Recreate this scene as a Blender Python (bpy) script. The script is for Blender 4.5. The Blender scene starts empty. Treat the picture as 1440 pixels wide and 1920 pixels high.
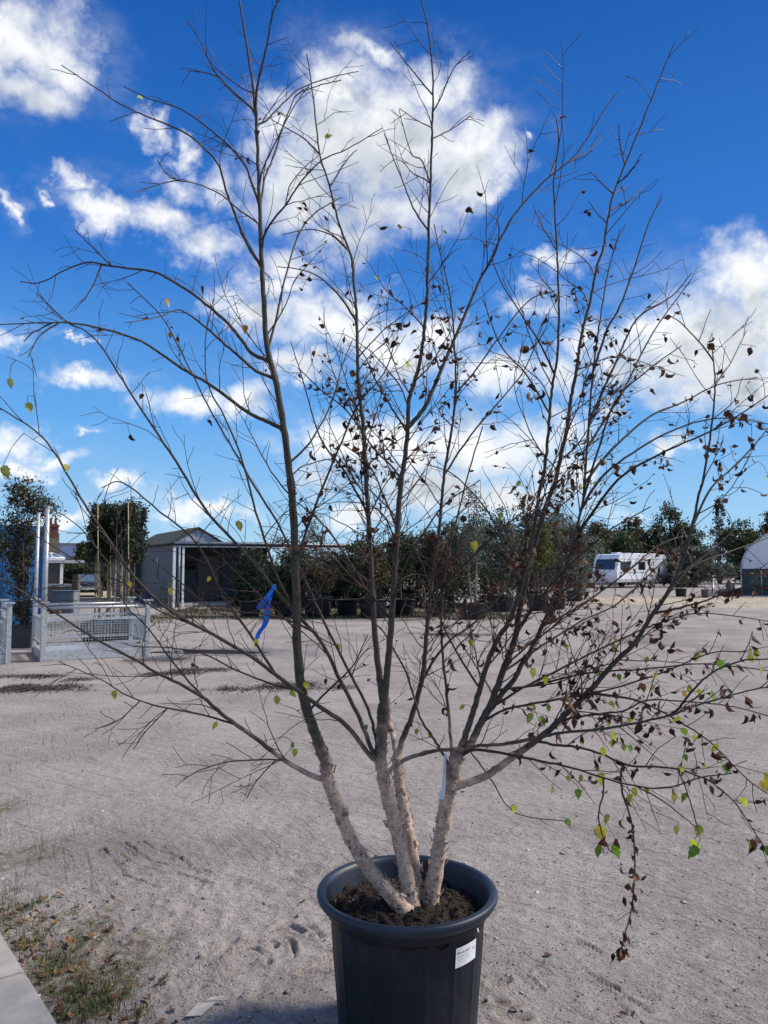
import bpy, bmesh, math, random
import numpy as np
from mathutils import Vector, Matrix, noise as mnoise
R = math.radians
random.seed(7)
rng = np.random.default_rng(7)
scene = bpy.context.scene
C = scene.collection

# ------------------------------------------------------------------ camera
EYE, PITCH, FPX = 1.55, R(4.09), 1442.0
cp, sp = math.cos(PITCH), math.sin(PITCH)
cam_d = bpy.data.cameras.new("camera")
cam_d.sensor_fit = 'VERTICAL'; cam_d.sensor_height = 36.0
cam_d.lens = 36.0 * FPX / 1920.0
cam_d.clip_start = 0.05; cam_d.clip_end = 4000
cam = bpy.data.objects.new("camera", cam_d); C.objects.link(cam)
cam.location = (0, 0, EYE); cam.rotation_euler = (R(90) + PITCH, 0, 0)
scene.camera = cam

def ray(px, py):
    """direction of a photo pixel, scaled so its world Y component is 1"""
    cx, cy = (px - 720) / FPX, (960 - py) / FPX
    d = Vector((cx, cp - cy * sp, sp + cy * cp))
    return d / d.y
def at(px, py, Y): return Vector((0, 0, EYE)) + ray(px, py) * Y
def gnd(px, py, z=0.0):
    d = ray(px, py); return Vector((0, 0, EYE)) + d * ((z - EYE) / d.z)
def pix(p):
    q = Vector(p) - Vector((0, 0, EYE))
    f = q.y * cp + q.z * sp; u = -q.y * sp + q.z * cp
    return 720 + FPX * q.x / f, 960 - FPX * u / f

# ------------------------------------------------------------------ sun, sky
SUN_EL, SUN_AZ = R(42), R(80)          # azimuth clockwise from +Y
sdir = Vector((math.sin(SUN_AZ) * math.cos(SUN_EL), math.cos(SUN_AZ) * math.cos(SUN_EL), math.sin(SUN_EL)))
sl = bpy.data.lights.new("sun", 'SUN'); sl.energy = 3.0; sl.angle = R(15); sl.color = (1.0, 0.93, 0.83)
so = bpy.data.objects.new("sun", sl); C.objects.link(so)
so.rotation_euler = sdir.to_track_quat('Z', 'Y').to_euler(); so.location = (8, 2, 9)
scene.view_settings.view_transform = 'Standard'; scene.view_settings.look = 'None'
scene.view_settings.exposure = 0.85; scene.view_settings.gamma = 1.0

W = bpy.data.worlds.new("World"); scene.world = W; W.use_nodes = True
nt = W.node_tree; nt.nodes.clear()

# clouds: photo pixel centre, radii in pixels, offset (0 solid .. 0.5 wispy)
CLOUDS = [
 (75,70,105,95,0), (60,170,130,75,.12), (130,120,80,60,.2), (10,40,70,60,0), (20,120,60,60,0),
 (700,270,195,125,-.15), (850,300,115,85,-.1), (640,190,100,80,0), (810,150,90,75,.12), (560,360,110,90,.12), (720,400,190,80,.18), (925,330,60,30,.1), (520,250,60,80,.1), (690,110,110,40,.32),
 (640,450,150,60,.3), (540,500,110,60,.28),
 (200,375,75,38,.12), (160,335,45,28,.22), (290,400,90,45,.12), (390,455,110,42,.12), (285,225,38,42,.25), (335,275,40,40,.28), (420,340,60,70,.4), (330,330,70,50,.35),
 (470,590,90,45,.05), (600,620,150,62,0), (740,655,120,75,0), (560,700,110,35,.2), (660,570,80,40,.1), (520,540,90,40,.25),
 (165,715,85,24,.08), (350,760,95,42,.0), (450,760,80,50,.1), (20,815,75,42,.1), (80,860,90,20,.25), (160,812,50,12,.3), (210,920,62,24,.05), (20,880,70,30,.1), (380,955,110,28,.05), (120,985,70,18,.15), (320,960,70,20,.2),
 (1310,650,170,100,-.2), (1405,545,85,90,-.15), (1435,490,60,45,-.1), (1230,610,75,55,.05), (1390,715,150,60,-.1), (1200,690,90,50,.15), (1290,740,120,35,.25), (1440,620,70,90,0),
 (1030,490,75,35,.28), (990,560,80,38,.25), (920,695,110,52,.05), (840,620,90,45,.2), (1060,800,70,45,.05), (1100,650,60,55,.15), (1060,700,80,50,.2),
 (760,850,170,65,-.1), (900,840,140,65,-.15), (660,830,90,60,.05), (960,930,140,50,0), (820,930,160,50,.0), (1050,880,70,40,.1), (1275,832,60,24,.12), (1150,760,60,25,.25), (600,900,70,40,.15), (650,960,110,30,.2), (1150,955,60,18,.3),
 (12,380,24,36,.2), (85,355,24,20,.35), (-20,650,45,40,.05), (150,640,60,14,.45), (980,265,20,20,.5), (870,260,90,70,.0),
]
def azel(px, py):
    d = ray(px, py).normalized(); return math.atan2(d.x, d.y), math.asin(d.z)

grp = bpy.data.node_groups.new("cloud_field", 'ShaderNodeTree')
grp.interface.new_socket("Vector", in_out='INPUT', socket_type='NodeSocketVector')
grp.interface.new_socket("Density", in_out='OUTPUT', socket_type='NodeSocketFloat')
def vm(t, op, a=None, b=None):
    n = t.nodes.new('ShaderNodeVectorMath'); n.operation = op
    for i, v in enumerate((a, b)):
        if v is None: continue
        if hasattr(v, 'is_output'): t.links.new(v, n.inputs[i])
        else: n.inputs[i].default_value = v
    return n.outputs['Value'] if op in ('LENGTH', 'DOT_PRODUCT') else n.outputs['Vector']
def fm(t, op, a=None, b=None, c=None, clamp=False):
    n = t.nodes.new('ShaderNodeMath'); n.operation = op; n.use_clamp = clamp
    for i, v in enumerate((a, b, c)):
        if v is None: continue
        if hasattr(v, 'is_output'): t.links.new(v, n.inputs[i])
        else: n.inputs[i].default_value = v
    return n.outputs[0]
def sstep(t, v, lo, hi, a=0.0, b=1.0):
    n = t.nodes.new('ShaderNodeMapRange'); n.interpolation_type = 'SMOOTHSTEP'
    t.links.new(v, n.inputs[0])
    for i, x in zip((1, 2, 3, 4), (lo, hi, a, b)): n.inputs[i].default_value = x
    return n.outputs[0]
def noise_n(t, vec, scale, detail=6, rough=.55, lac=2.0):
    n = t.nodes.new('ShaderNodeTexNoise'); n.inputs['Scale'].default_value = scale
    n.inputs['Detail'].default_value = detail; n.inputs['Roughness'].default_value = rough; n.inputs['Lacunarity'].default_value = lac
    if vec is not None: t.links.new(vec, n.inputs['Vector'])
    return n
gi = grp.nodes.new('NodeGroupInput'); go = grp.nodes.new('NodeGroupOutput')
sx = grp.nodes.new('ShaderNodeSeparateXYZ'); grp.links.new(gi.outputs[0], sx.inputs[0])
az = fm(grp, 'ARCTAN2', sx.outputs[0], sx.outputs[1]); el = fm(grp, 'ARCSINE', sx.outputs[2])
cx_ = grp.nodes.new('ShaderNodeCombineXYZ'); grp.links.new(az, cx_.inputs[0]); grp.links.new(el, cx_.inputs[1])
wn = noise_n(grp, gi.outputs[0], 9, 5, .6)
warp = vm(grp, 'MULTIPLY', vm(grp, 'SUBTRACT', wn.outputs['Color'], (.5, .5, .5)), (.16, .11, 0))
wn2 = noise_n(grp, gi.outputs[0], 34, 4, .6)
warp2 = vm(grp, 'MULTIPLY', vm(grp, 'SUBTRACT', wn2.outputs['Color'], (.5, .5, .5)), (.05, .04, 0))
P = vm(grp, 'ADD', vm(grp, 'ADD', cx_.outputs[0], warp), warp2)
acc = None
for (px, py, rx, ry, off) in CLOUDS:
    a0, e0 = azel(px, py); a1, _ = azel(px + rx, py); _, e1 = azel(px, py - ry)
    q = vm(grp, 'MULTIPLY', vm(grp, 'SUBTRACT', P, (a0, e0, 0)), (1 / abs(a1 - a0), 1 / abs(e1 - e0), 0))
    L = fm(grp, 'ADD', vm(grp, 'LENGTH', q), off)
    acc = L if acc is None else fm(grp, 'MINIMUM', acc, L)
f = fm(grp, 'SUBTRACT', 1.0, acc)
# outside the picture: broken cloud everywhere else
gn = noise_n(grp, gi.outputs[0], 2.4, 6, .55)
away = sstep(grp, fm(grp, 'ABSOLUTE', az), .62, .8)
else_ = fm(grp, 'MULTIPLY_ADD', gn.outputs[0], 5.0, -2.6)
f = fm(grp, 'MAXIMUM', f, fm(grp, 'MULTIPLY_ADD', fm(grp, 'SUBTRACT', away, 1.0), 4.0, else_))
f = fm(grp, 'MAXIMUM', f, -1.2)
fn = noise_n(grp, gi.outputs[0], 22, 9, .62, 2.1)
fb = fm(grp, 'MULTIPLY', fm(grp, 'SUBTRACT', fn.outputs[0], .5), 1.25)
d = fm(grp, 'ADD', f, fb)
grp.links.new(d, go.inputs[0])

tc = nt.nodes.new('ShaderNodeTexCoord'); dirv = tc.outputs['Generated']
g1 = nt.nodes.new('ShaderNodeGroup'); g1.node_tree = grp; nt.links.new(dirv, g1.inputs[0])
up = vm(nt, 'ADD', dirv, (.022, .0, .05))
g2 = nt.nodes.new('ShaderNodeGroup'); g2.node_tree = grp; nt.links.new(vm(nt, 'NORMALIZE', up), g2.inputs[0])
veil = noise_n(nt, vm(nt, 'MULTIPLY', dirv, (1, 1, 2.2)), 6, 7, .62)
mask = fm(nt, 'MAXIMUM', sstep(nt, g1.outputs[0], -.30, .92), fm(nt, 'MULTIPLY', sstep(nt, g1.outputs[0], -1.1, .1), sstep(nt, veil.outputs[0], .46, .72, 0, .22)))
shade = sstep(nt, g2.outputs[0], -.1, .75)
inner = sstep(nt, g1.outputs[0], .5, 1.25)
shn = noise_n(nt, dirv, 14, 6, .55)
sh = fm(nt, 'MULTIPLY', fm(nt, 'MULTIPLY', shade, sstep(nt, shn.outputs[0], .32, .66, .35, 1.0)), fm(nt, 'MULTIPLY_ADD', inner, .35, .65))
ccol = nt.nodes.new('ShaderNodeMix'); ccol.data_type = 'RGBA'; nt.links.new(sh, ccol.inputs[0])
ccol.inputs[6].default_value = (5.6, 5.7, 5.75, 1); ccol.inputs[7].default_value = (2.25, 2.6, 3.05, 1)
sky = nt.nodes.new('ShaderNodeTexSky'); sky.sky_type = 'NISHITA'; sky.sun_disc = False
sky.sun_elevation = SUN_EL; sky.sun_rotation = SUN_AZ; sky.air_density = 1.0; sky.dust_density = .4; sky.ozone_density = 2.5
# deepen the blue of the clear sky: the Nishita colour steered by elevation
sz_ = nt.nodes.new('ShaderNodeSeparateXYZ'); nt.links.new(dirv, sz_.inputs[0])
rmp = nt.nodes.new('ShaderNodeValToRGB'); nt.links.new(sz_.outputs[2], rmp.inputs[0]); cr_ = rmp.color_ramp
for i, (p_, c_) in enumerate([(.0, (.45, .70, .88)), (.05, (.34, .62, .90)), (.18, (.13, .41, .87)), (.37, (.030, .19, .64)), (.61, (.008, .10, .43)), (.9, (.006, .07, .32))]):
    e_ = cr_.elements[i] if i < 2 else cr_.elements.new(p_)
    e_.position = p_; e_.color = (*c_, 1)
hsv = nt.nodes.new('ShaderNodeHueSaturation'); nt.links.new(sky.outputs[0], hsv.inputs['Color']); hsv.inputs['Saturation'].default_value = 1.2; hsv.inputs['Value'].default_value = .8
gain = vm(nt, 'MULTIPLY', rmp.outputs[0], (5.6, 5.6, 5.6))
hs = nt.nodes.new('ShaderNodeMix'); hs.data_type = 'RGBA'; hs.inputs[0].default_value = .93; nt.links.new(hsv.outputs[0], hs.inputs[6]); nt.links.new(gain, hs.inputs[7])
mx = nt.nodes.new('ShaderNodeMix'); mx.data_type = 'RGBA'
nt.links.new(mask, mx.inputs[0]); nt.links.new(hs.outputs[2], mx.inputs[6]); nt.links.new(ccol.outputs[2], mx.inputs[7])
bg = nt.nodes.new('ShaderNodeBackground'); bg.inputs['Strength'].default_value = .1
nt.links.new(mx.outputs[2], bg.inputs[0])
wo = nt.nodes.new('ShaderNodeOutputWorld'); nt.links.new(bg.outputs[0], wo.inputs[0])
W.cycles.sampling_method = 'MANUAL'; W.cycles.sample_map_resolution = 512

# ------------------------------------------------------------------ materials
def mat(name, col, rough=.75, col2=None, scale=4.0, bump=0.0, bscale=60.0, metal=0.0, tint=False, transl=0.0, stretch=(1, 1, 1), spec=.5, lo=.38, hi=.62, dist=.004):
    m = bpy.data.materials.new(name); m.use_nodes = True; t = m.node_tree; b = t.nodes['Principled BSDF']
    b.inputs['Roughness'].default_value = rough; b.inputs['Metallic'].default_value = metal
    b.inputs['Specular IOR Level'].default_value = spec
    tcn = t.nodes.new('ShaderNodeTexCoord'); mp = t.nodes.new('ShaderNodeMapping'); mp.inputs['Scale'].default_value = stretch
    t.links.new(tcn.outputs['Object'], mp.inputs[0])
    c1 = (*col, 1); c2 = (*(col2 or tuple(x * .72 for x in col)), 1)
    n = noise_n(t, mp.outputs[0], scale, 6, .6)
    fac = sstep(t, n.outputs[0], lo, hi)
    mixn = t.nodes.new('ShaderNodeMix'); mixn.data_type = 'RGBA'; t.links.new(fac, mixn.inputs[0])
    mixn.inputs[6].default_value = c1; mixn.inputs[7].default_value = c2
    out = mixn.outputs[2]
    if tint:
        at_ = t.nodes.new('ShaderNodeAttribute'); at_.attribute_name = 'tint'
        mm = t.nodes.new('ShaderNodeMix'); mm.data_type = 'RGBA'; mm.blend_type = 'MULTIPLY'; mm.inputs[0].default_value = 1
        t.links.new(out, mm.inputs[6]); t.links.new(at_.outputs['Color'], mm.inputs[7]); out = mm.outputs[2]
    t.links.new(out, b.inputs['Base Color'])
    if bump:
        bn = noise_n(t, mp.outputs[0], bscale, 5, .6)
        bb = t.nodes.new('ShaderNodeBump'); bb.inputs['Strength'].default_value = bump; bb.inputs['Distance'].default_value = dist
        t.links.new(bn.outputs[0], bb.inputs['Height']); t.links.new(bb.outputs[0], b.inputs['Normal'])
    if transl:
        tr = t.nodes.new('ShaderNodeBsdfTranslucent'); t.links.new(out, tr.inputs[0])
        ms = t.nodes.new('ShaderNodeMixShader'); ms.inputs[0].default_value = transl
        t.links.new(b.outputs[0], ms.inputs[1]); t.links.new(tr.outputs[0], ms.inputs[2])
        t.links.new(ms.outputs[0], t.nodes['Material Output'].inputs[0])
    return m

# ------------------------------------------------------------------ mesh helpers
def link(name, me, m=None, parent=None):
    o = bpy.data.objects.new(name, me); C.objects.link(o)
    if m is not None: me.materials.append(m)
    if parent is not None: o.parent = parent
    return o
def np_mesh(name, V, F, smooth=True, tint=None):
    """V (n,3), F (m,k) faces all of k corners"""
    V = np.asarray(V, np.float32); F = np.asarray(F, np.int32); k = F.shape[1]
    me = bpy.data.meshes.new(name)
    me.vertices.add(len(V)); me.vertices.foreach_set('co', V.ravel())
    me.loops.add(F.size); me.loops.foreach_set('vertex_index', F.ravel())
    me.polygons.add(len(F)); me.polygons.foreach_set('loop_start', np.arange(0, F.size, k, dtype=np.int32))
    me.update(calc_edges=True)
    if smooth: me.polygons.foreach_set('use_smooth', np.ones(len(F), bool))
    if tint is not None:
        a = me.color_attributes.new('tint', 'FLOAT_COLOR', 'POINT')
        a.data.foreach_set('color', np.concatenate([tint, np.ones((len(tint), 1))], 1).astype(np.float32).ravel())
    return me
class MB:
    def __init__(s): s.v = []; s.f = []; s.sm = []
    def add(s, vs, fs, smooth=False):
        o = len(s.v); s.v += [tuple(v) for v in vs]; s.f += [tuple(i + o for i in f) for f in fs]; s.sm += [smooth] * len(fs)
    def box(s, c, size, M=None, bev=0.0):
        bm = bmesh.new(); bmesh.ops.create_cube(bm, size=1)
        for v in bm.verts: v.co = Vector((v.co.x * size[0], v.co.y * size[1], v.co.z * size[2]))
        if bev: bmesh.ops.bevel(bm, geom=list(bm.edges), offset=bev, segments=2, affect='EDGES')
        c = Vector(c); bm.verts.index_update()
        vs = [(M @ v.co if M else v.co) + c for v in bm.verts]
        s.add(vs, [[v.index for v in f.verts] for f in bm.faces]); bm.free()
    def boxz(s, x0, x1, y0, y1, z0, z1, bev=0.0):
        s.box(((x0 + x1) / 2, (y0 + y1) / 2, (z0 + z1) / 2), (x1 - x0, y1 - y0, z1 - z0), bev=bev)
    def tube(s, pts, rad, n=6, cap=True):
        pts = [Vector(p) for p in pts]; k = len(pts)
        if not hasattr(rad, '__len__'): rad = [rad] * k
        T = [(pts[min(i + 1, k - 1)] - pts[max(i - 1, 0)]).normalized() for i in range(k)]
        u = T[0].orthogonal().normalized(); vs = []
        for i in range(k):
            u = (u - T[i] * u.dot(T[i]))
            u = u.normalized() if u.length > 1e-6 else T[i].orthogonal().normalized()
            w = T[i].cross(u)
            for j in range(n):
                a = 2 * math.pi * j / n; vs.append(pts[i] + (u * math.cos(a) + w * math.sin(a)) * rad[i])
        fs = [(i * n + j, i * n + (j + 1) % n, (i + 1) * n + (j + 1) % n, (i + 1) * n + j) for i in range(k - 1) for j in range(n)]
        if cap: fs += [tuple(range(n - 1, -1, -1)), tuple((k - 1) * n + j for j in range(n))]
        s.add(vs, fs, True)
    def lathe(s, prof, n=48, c=(0, 0, 0), ripple=None):
        vs = []
        for (r, z) in prof:
            for j in range(n):
                a = 2 * math.pi * j / n; rr = r * (1 + (ripple(a, z) if ripple else 0))
                vs.append((c[0] + rr * math.cos(a), c[1] + rr * math.sin(a), c[2] + z))
        fs = [(i * n + j, i * n + (j + 1) % n, (i + 1) * n + (j + 1) % n, (i + 1) * n + j) for i in range(len(prof) - 1) for j in range(n)]
        s.add(vs, fs, True)
    def quad(s, a, b, c, d): s.add([a, b, c, d], [(0, 1, 2, 3)])
    def strip(s, pts, wid, side, thick=.002):
        """a ribbon with real thickness along pts; side = across direction per point or one vector"""
        vs = []; k = len(pts)
        for i, p in enumerate(pts):
            p = Vector(p); sd = Vector(side[i] if isinstance(side, list) else side).normalized()
            tg = (Vector(pts[min(i + 1, k - 1)]) - Vector(pts[max(i - 1, 0)])).normalized()
            nn = tg.cross(sd).normalized() * thick / 2; w = (wid[i] if hasattr(wid, '__len__') else wid) / 2
            vs += [p - sd * w + nn, p + sd * w + nn, p + sd * w - nn, p - sd * w - nn]
        fs = [(i * 4 + j, i * 4 + (j + 1) % 4, (i + 1) * 4 + (j + 1) % 4, (i + 1) * 4 + j) for i in range(k - 1) for j in range(4)]
        fs += [(3, 2, 1, 0), tuple((k - 1) * 4 + j for j in range(4))]
        s.add(vs, fs, False)
    def build(s, name, m, parent=None):
        me = bpy.data.meshes.new(name); me.from_pydata(s.v, [], s.f); me.update()
        me.polygons.foreach_set('use_smooth', np.array(s.sm, bool))
        return link(name, me, m, parent)
def tag(o, label, cat, group=None, kind=None):
    if label: o['label'] = label
    if cat: o['category'] = cat
    if group: o['group'] = group
    if kind: o['kind'] = kind
    return o
def empty(name, loc=(0, 0, 0), rz=0, label=None, cat=None, group=None):
    o = bpy.data.objects.new(name, None); C.objects.link(o); o.location = loc; o.rotation_euler = (0, 0, rz)
    o.empty_display_size = .2
    return tag(o, label, cat, group)
def copy_tree(o, parent=None):
    c = o.copy(); C.objects.link(c)
    if parent is not None: c.parent = parent
    for ch in list(o.children): copy_tree(ch, c)
    return c

# value noise on arrays
_perm = rng.random((256, 256)).astype(np.float32)
def vnoise(x, y):
    xi = np.floor(x).astype(int); yi = np.floor(y).astype(int); fx = x - xi; fy = y - yi
    fx = fx * fx * (3 - 2 * fx); fy = fy * fy * (3 - 2 * fy)
    g = lambda a, b: _perm[a & 255, b & 255]
    return (g(xi, yi) * (1 - fx) + g(xi + 1, yi) * fx) * (1 - fy) + (g(xi, yi + 1) * (1 - fx) + g(xi + 1, yi + 1) * fx) * fy
def fbm(x, y, o=4, p=.5):
    s = 0; a = 1; t = 0
    for i in range(o):
        s = s + a * vnoise(x * 2 ** i + 17.3 * i, y * 2 ** i + 5.1 * i); t += a; a *= p
    return s / t - .5
# ------------------------------------------------------------------ the yard: one sheet of ground out to the horizon
def axis(lo_f, hi_f, d0, growth, lo, hi):
    mid = list(np.arange(lo_f, hi_f, d0)); out = mid[-1]; d = d0; right = []
    while out < hi: d = d0 + (out - hi_f) * growth if out > hi_f else d0; d = max(d, d0); out += d; right.append(out)
    out = lo_f; left = []
    while out > lo: d = max(d0, d0 + (lo_f - out) * growth); out -= d; left.append(out)
    return np.array(left[::-1] + mid + right)
xs = axis(-1.9, 1.9, .0105, .022, -1500, 1500); ys = axis(2.35, 4.6, .0105, .02, -400, 2600)
X, Y = np.meshgrid(xs, ys)
near = np.clip(1 - (np.maximum(np.abs(X) - 2.5, 0) + np.maximum(Y - 5.5, 0) + np.maximum(1.5 - Y, 0)) / 4, 0, 1)
Z = fbm(X * .45, Y * .45, 3) * .03 * np.clip(1 - Y / 60, 0, 1)
rough_zone = np.clip(1.25 - np.hypot((X + .75) / 1.1, (Y - 3.4) / 1.0), 0, 1)       # churned by tyres left of the pot
Z += near * (fbm(X * 5, Y * 5, 3) * .012 + np.maximum(fbm(X * 13 + 9, Y * 13, 3), 0) * .016 + fbm(X * 22 + 3, Y * 22, 3) * .012)
Z += near * rough_zone * (np.abs(fbm(X * 9 + 7, Y * 9, 3)) * -.055 + .008 + fbm(X * 30, Y * 30, 2) * .012)
def seg_dist(A, B):
    ax, ay = A.x, A.y; bx, by = B.x, B.y; L2 = (bx - ax) ** 2 + (by - ay) ** 2
    t = np.clip(((X - ax) * (bx - ax) + (Y - ay) * (by - ay)) / L2, 0, 1)
    return np.hypot(X - ax - t * (bx - ax), Y - ay - t * (by - ay))
def groove(pl, depth, w):
    global Z
    D = np.full(X.shape, 9.)
    for a, b in zip(pl[:-1], pl[1:]): D = np.minimum(D, seg_dist(gnd(*a), gnd(*b)))
    wob = 1 + 1.1 * fbm(X * 18, Y * 18, 3); depth = depth * np.clip(1 + 2.2 * fbm(X * 11 + 5, Y * 11, 3), 0, 1.7)
    Z = Z - depth * np.exp(-(D / (w * wob)) ** 2) + depth * .55 * np.exp(-((D - 2.1 * w) / w) ** 2)
for pl in [  # tyre lugs curving past the pot, and straight tread lines further left
  [(462, 1763), (490, 1760), (512, 1768), (518, 1778)], [(500, 1764), (530, 1757), (548, 1768), (553, 1790), (548, 1800)],
  [(515, 1745), (545, 1741), (568, 1752)], [(440, 1786), (475, 1783), (500, 1796), (505, 1812)], [(575, 1742), (590, 1745), (604, 1762)],
  [(408, 1790), (430, 1788), (450, 1790)], [(590, 1815), (620, 1800), (632, 1796)], [(560, 1830), (610, 1826), (640, 1830)]]:
    groove(pl, .020, .0095)
for pl in [[(232, 1578), (270, 1606), (312, 1624)], [(265, 1575), (290, 1592), (330, 1605), (356, 1622)], [(300, 1598), (340, 1612)], [(330, 1636), (360, 1648), (396, 1660)],
           [(225, 1600), (246, 1614)], [(268, 1627), (303, 1637)], [(195, 1590), (235, 1640), (300, 1668)], [(378, 1633), (394, 1638)]]:
    groove(pl, .013, .0065)
for pl in [[(1080, 1760), (1130, 1790)], [(1150, 1855), (1220, 1900)], [(985, 1830), (1020, 1860)], [(1090, 1815), (1160, 1860)], [(1160, 1885), (1190, 1910)]]:
    groove(pl, .010, .007)
for pl in [[(930, 1880), (960, 1890)], [(925, 1850), (950, 1842)], [(940, 1905), (985, 1912)]]:
    groove(pl, .014, .016)
# colour masks of the ground: peat trails, grass stain, gravel strip, painted pot shadow
def blob(px, py, rx, ry):
    c = gnd(px, py); a = gnd(px + rx, py); b = gnd(px, py - ry); e = gnd(px, py + ry)
    return 1 - np.hypot((X - c.x) / abs(a.x - c.x), (Y - c.y) / (.5 * abs(b.y - e.y)))
pn = fbm(X * 1.7, Y * 1.7, 5, .65)
mud = np.full(X.shape, -1.)
for bl in [(85, 1290, 80, 9), (60, 1268, 120, 4), (150, 1274, 50, 3.5), (440, 1292, 70, 5), (520, 1288, 100, 8), (330, 1264, 60, 3), (370, 1256, 50, 4), (560, 1292, 60, 5), (300, 1236, 70, 5), (640, 1290, 40, 4), (840, 1190, 90, 4)]:
    mud = np.maximum(mud, blob(*bl))
mud = np.clip((mud + pn * 2.6 + .05) * 1.8, 0, 1)
wet = np.clip((np.maximum(blob(440, 1222, 170, 10), blob(300, 1232, 60, 6)) + pn) * 2, 0, 1)
damp = np.clip(np.maximum(np.maximum(blob(560, 1850, 190, 85), blob(260, 1600, 300, 75) * .8) * .9, np.clip((3.6 - Y) * .4, 0, .42)) + fbm(X * 2.2, Y * 2.2, 4) * 1.0, 0, 1)  # pot's shadow painted at its left; darker patch beyond, darker towards the camera
moss = np.full(X.shape, -1.)
kA, kB = gnd(0, 1744), gnd(112, 1920)
kd = seg_dist(kA + (kA - kB) * 6, kB - (kA - kB))
moss = np.clip((.46 - kd) * 2.0 + fbm(X * 3.3, Y * 3.3, 4, .6) * 3.6 - .32, 0, 1)
verge = np.clip(np.minimum((Y - 22.6) / .8, (31.5 - Y) / 2) * np.clip((1.2 - np.abs(X + 1.5) / 5.2) * 4, 0, 1) + pn * 1.5 + .1, 0, 1)
verge = np.maximum(verge, np.clip(blob(150, 1170, 90, 12) * 2 + pn * 2, 0, 1))
grav = np.clip((np.minimum(Y - 27.5 - (14.5 - X) * .9, 41 - Y)) * .8 + pn * 2, 0, 1) * (X > 8.5) + np.clip((Y - 29) / 3, 0, 1) * (X < -9.3) * np.clip((60 - Y) / 6, 0, 1)
tracks = np.clip((blob(900, 1200, 420, 12) + fbm(X * .8, Y * .25, 4) * 2.5) * 1.2, 0, 1) * .55
ny, nx = X.shape
idx = np.arange(nx * ny).reshape(ny, nx)
F = np.stack([idx[:-1, :-1], idx[:-1, 1:], idx[1:, 1:], idx[1:, :-1]], -1).reshape(-1, 4)
Z = Z * (1 - .9 * wet) - .006 * wet
me = np_mesh("ground", np.stack([X, Y, Z], -1).reshape(-1, 3), F)
for nm, ar in (("dirt", np.stack([mud, np.clip(moss + verge, 0, 1), grav], -1)), ("damp", np.stack([damp, wet, tracks], -1))):
    a = me.color_attributes.new(nm, 'FLOAT_COLOR', 'POINT')
    a.data.foreach_set('color', np.concatenate([ar.reshape(-1, 3), np.ones((nx * ny, 1))], 1).astype(np.float32).ravel())
gm = bpy.data.materials.new("yard_dust"); gm.use_nodes = True; t = gm.node_tree; b = t.nodes['Principled BSDF']
tcn = t.nodes.new('ShaderNodeTexCoord'); ov = tcn.outputs['Object']
def mixc(t, fac, a, b_, mode='MIX'):
    n = t.nodes.new('ShaderNodeMix'); n.data_type = 'RGBA'; n.blend_type = mode
    for s_, v in ((0, fac), (6, a), (7, b_)):
        if hasattr(v, 'is_output'): t.links.new(v, n.inputs[s_])
        else: n.inputs[s_].default_value = v if s_ == 0 else (*v, 1)
    return n.outputs[2]
n1 = noise_n(t, ov, .9, 6, .6); n2 = noise_n(t, ov, 9, 8, .7); n3 = noise_n(t, ov, 95, 6, .7); n4 = noise_n(t, ov, 330, 3, .6)
G0, G1, G2 = (.435, .39, .362), (.325, .289, .267), (.51, .462, .432)
col = mixc(t, sstep(t, n1.outputs[0], .36, .64), G0, G1)
col = mixc(t, sstep(t, n2.outputs[0], .45, .75, 0, .7), col, G2)
n6 = noise_n(t, ov, 30, 7, .75)
col = mixc(t, sstep(t, n6.outputs[0], .47, .66, 0, .42), col, (.24, .208, .184)); col = mixc(t, sstep(t, n6.outputs[0], .46, .33, 0, .5), col, (.58, .55, .51))
col = mixc(t, sstep(t, n3.outputs[0], .49, .64, 0, .72), col, (.125, .112, .10))
col = mixc(t, sstep(t, n4.outputs[0], .58, .72, 0, .6), col, (.55, .53, .51))
# faint drag lines and tyre passes
def streak(a_, b_, sc, along, lo, hi):
    d_ = gnd(*b_) - gnd(*a_); mp = t.nodes.new('ShaderNodeMapping'); mp.vector_type = 'TEXTURE'; mp.inputs['Rotation'].default_value = (0, 0, math.atan2(d_.y, d_.x)); mp.inputs['Scale'].default_value = (along, 1, 1)
    t.links.new(ov, mp.inputs[0]); n = noise_n(t, mp.outputs[0], sc, 5, .6); return sstep(t, n.outputs[0], lo, hi)
st1 = streak((1000, 1760), (1200, 1900), 34, 14, .52, .68); st2 = streak((900, 1420), (1400, 1500), 13, 16, .5, .68); st3 = streak((100, 1560), (520, 1700), 22, 9, .54, .7)
stm = fm(t, 'MULTIPLY', sstep(t, n1.outputs[0], .42, .6), .5)
col = mixc(t, fm(t, 'MULTIPLY', st1, stm), col, (.22, .19, .175)); col = mixc(t, fm(t, 'MULTIPLY', st2, .30), col, (.24, .208, .19)); col = mixc(t, fm(t, 'MULTIPLY', st3, fm(t, 'SUBTRACT', .5, stm)), col, (.25, .215, .2))
vor = t.nodes.new('ShaderNodeTexVoronoi'); vor.inputs['Scale'].default_value = 60; t.links.new(ov, vor.inputs['Vector'])
sv = t.nodes.new('ShaderNodeSeparateColor'); t.links.new(vor.outputs['Color'], sv.inputs[0])
peb = fm(t, 'MULTIPLY', sstep(t, vor.outputs['Distance'], .38, .18), sstep(t, sv.outputs[0], .80, .86))
col = mixc(t, fm(t, 'MULTIPLY', peb, .55), col, mixc(t, sv.outputs[1], (.12, .105, .1), (.6, .57, .55)))
a1 = t.nodes.new('ShaderNodeAttribute'); a1.attribute_name = 'dirt'; s1 = t.nodes.new('ShaderNodeSeparateColor'); t.links.new(a1.outputs['Color'], s1.inputs[0])
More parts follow.
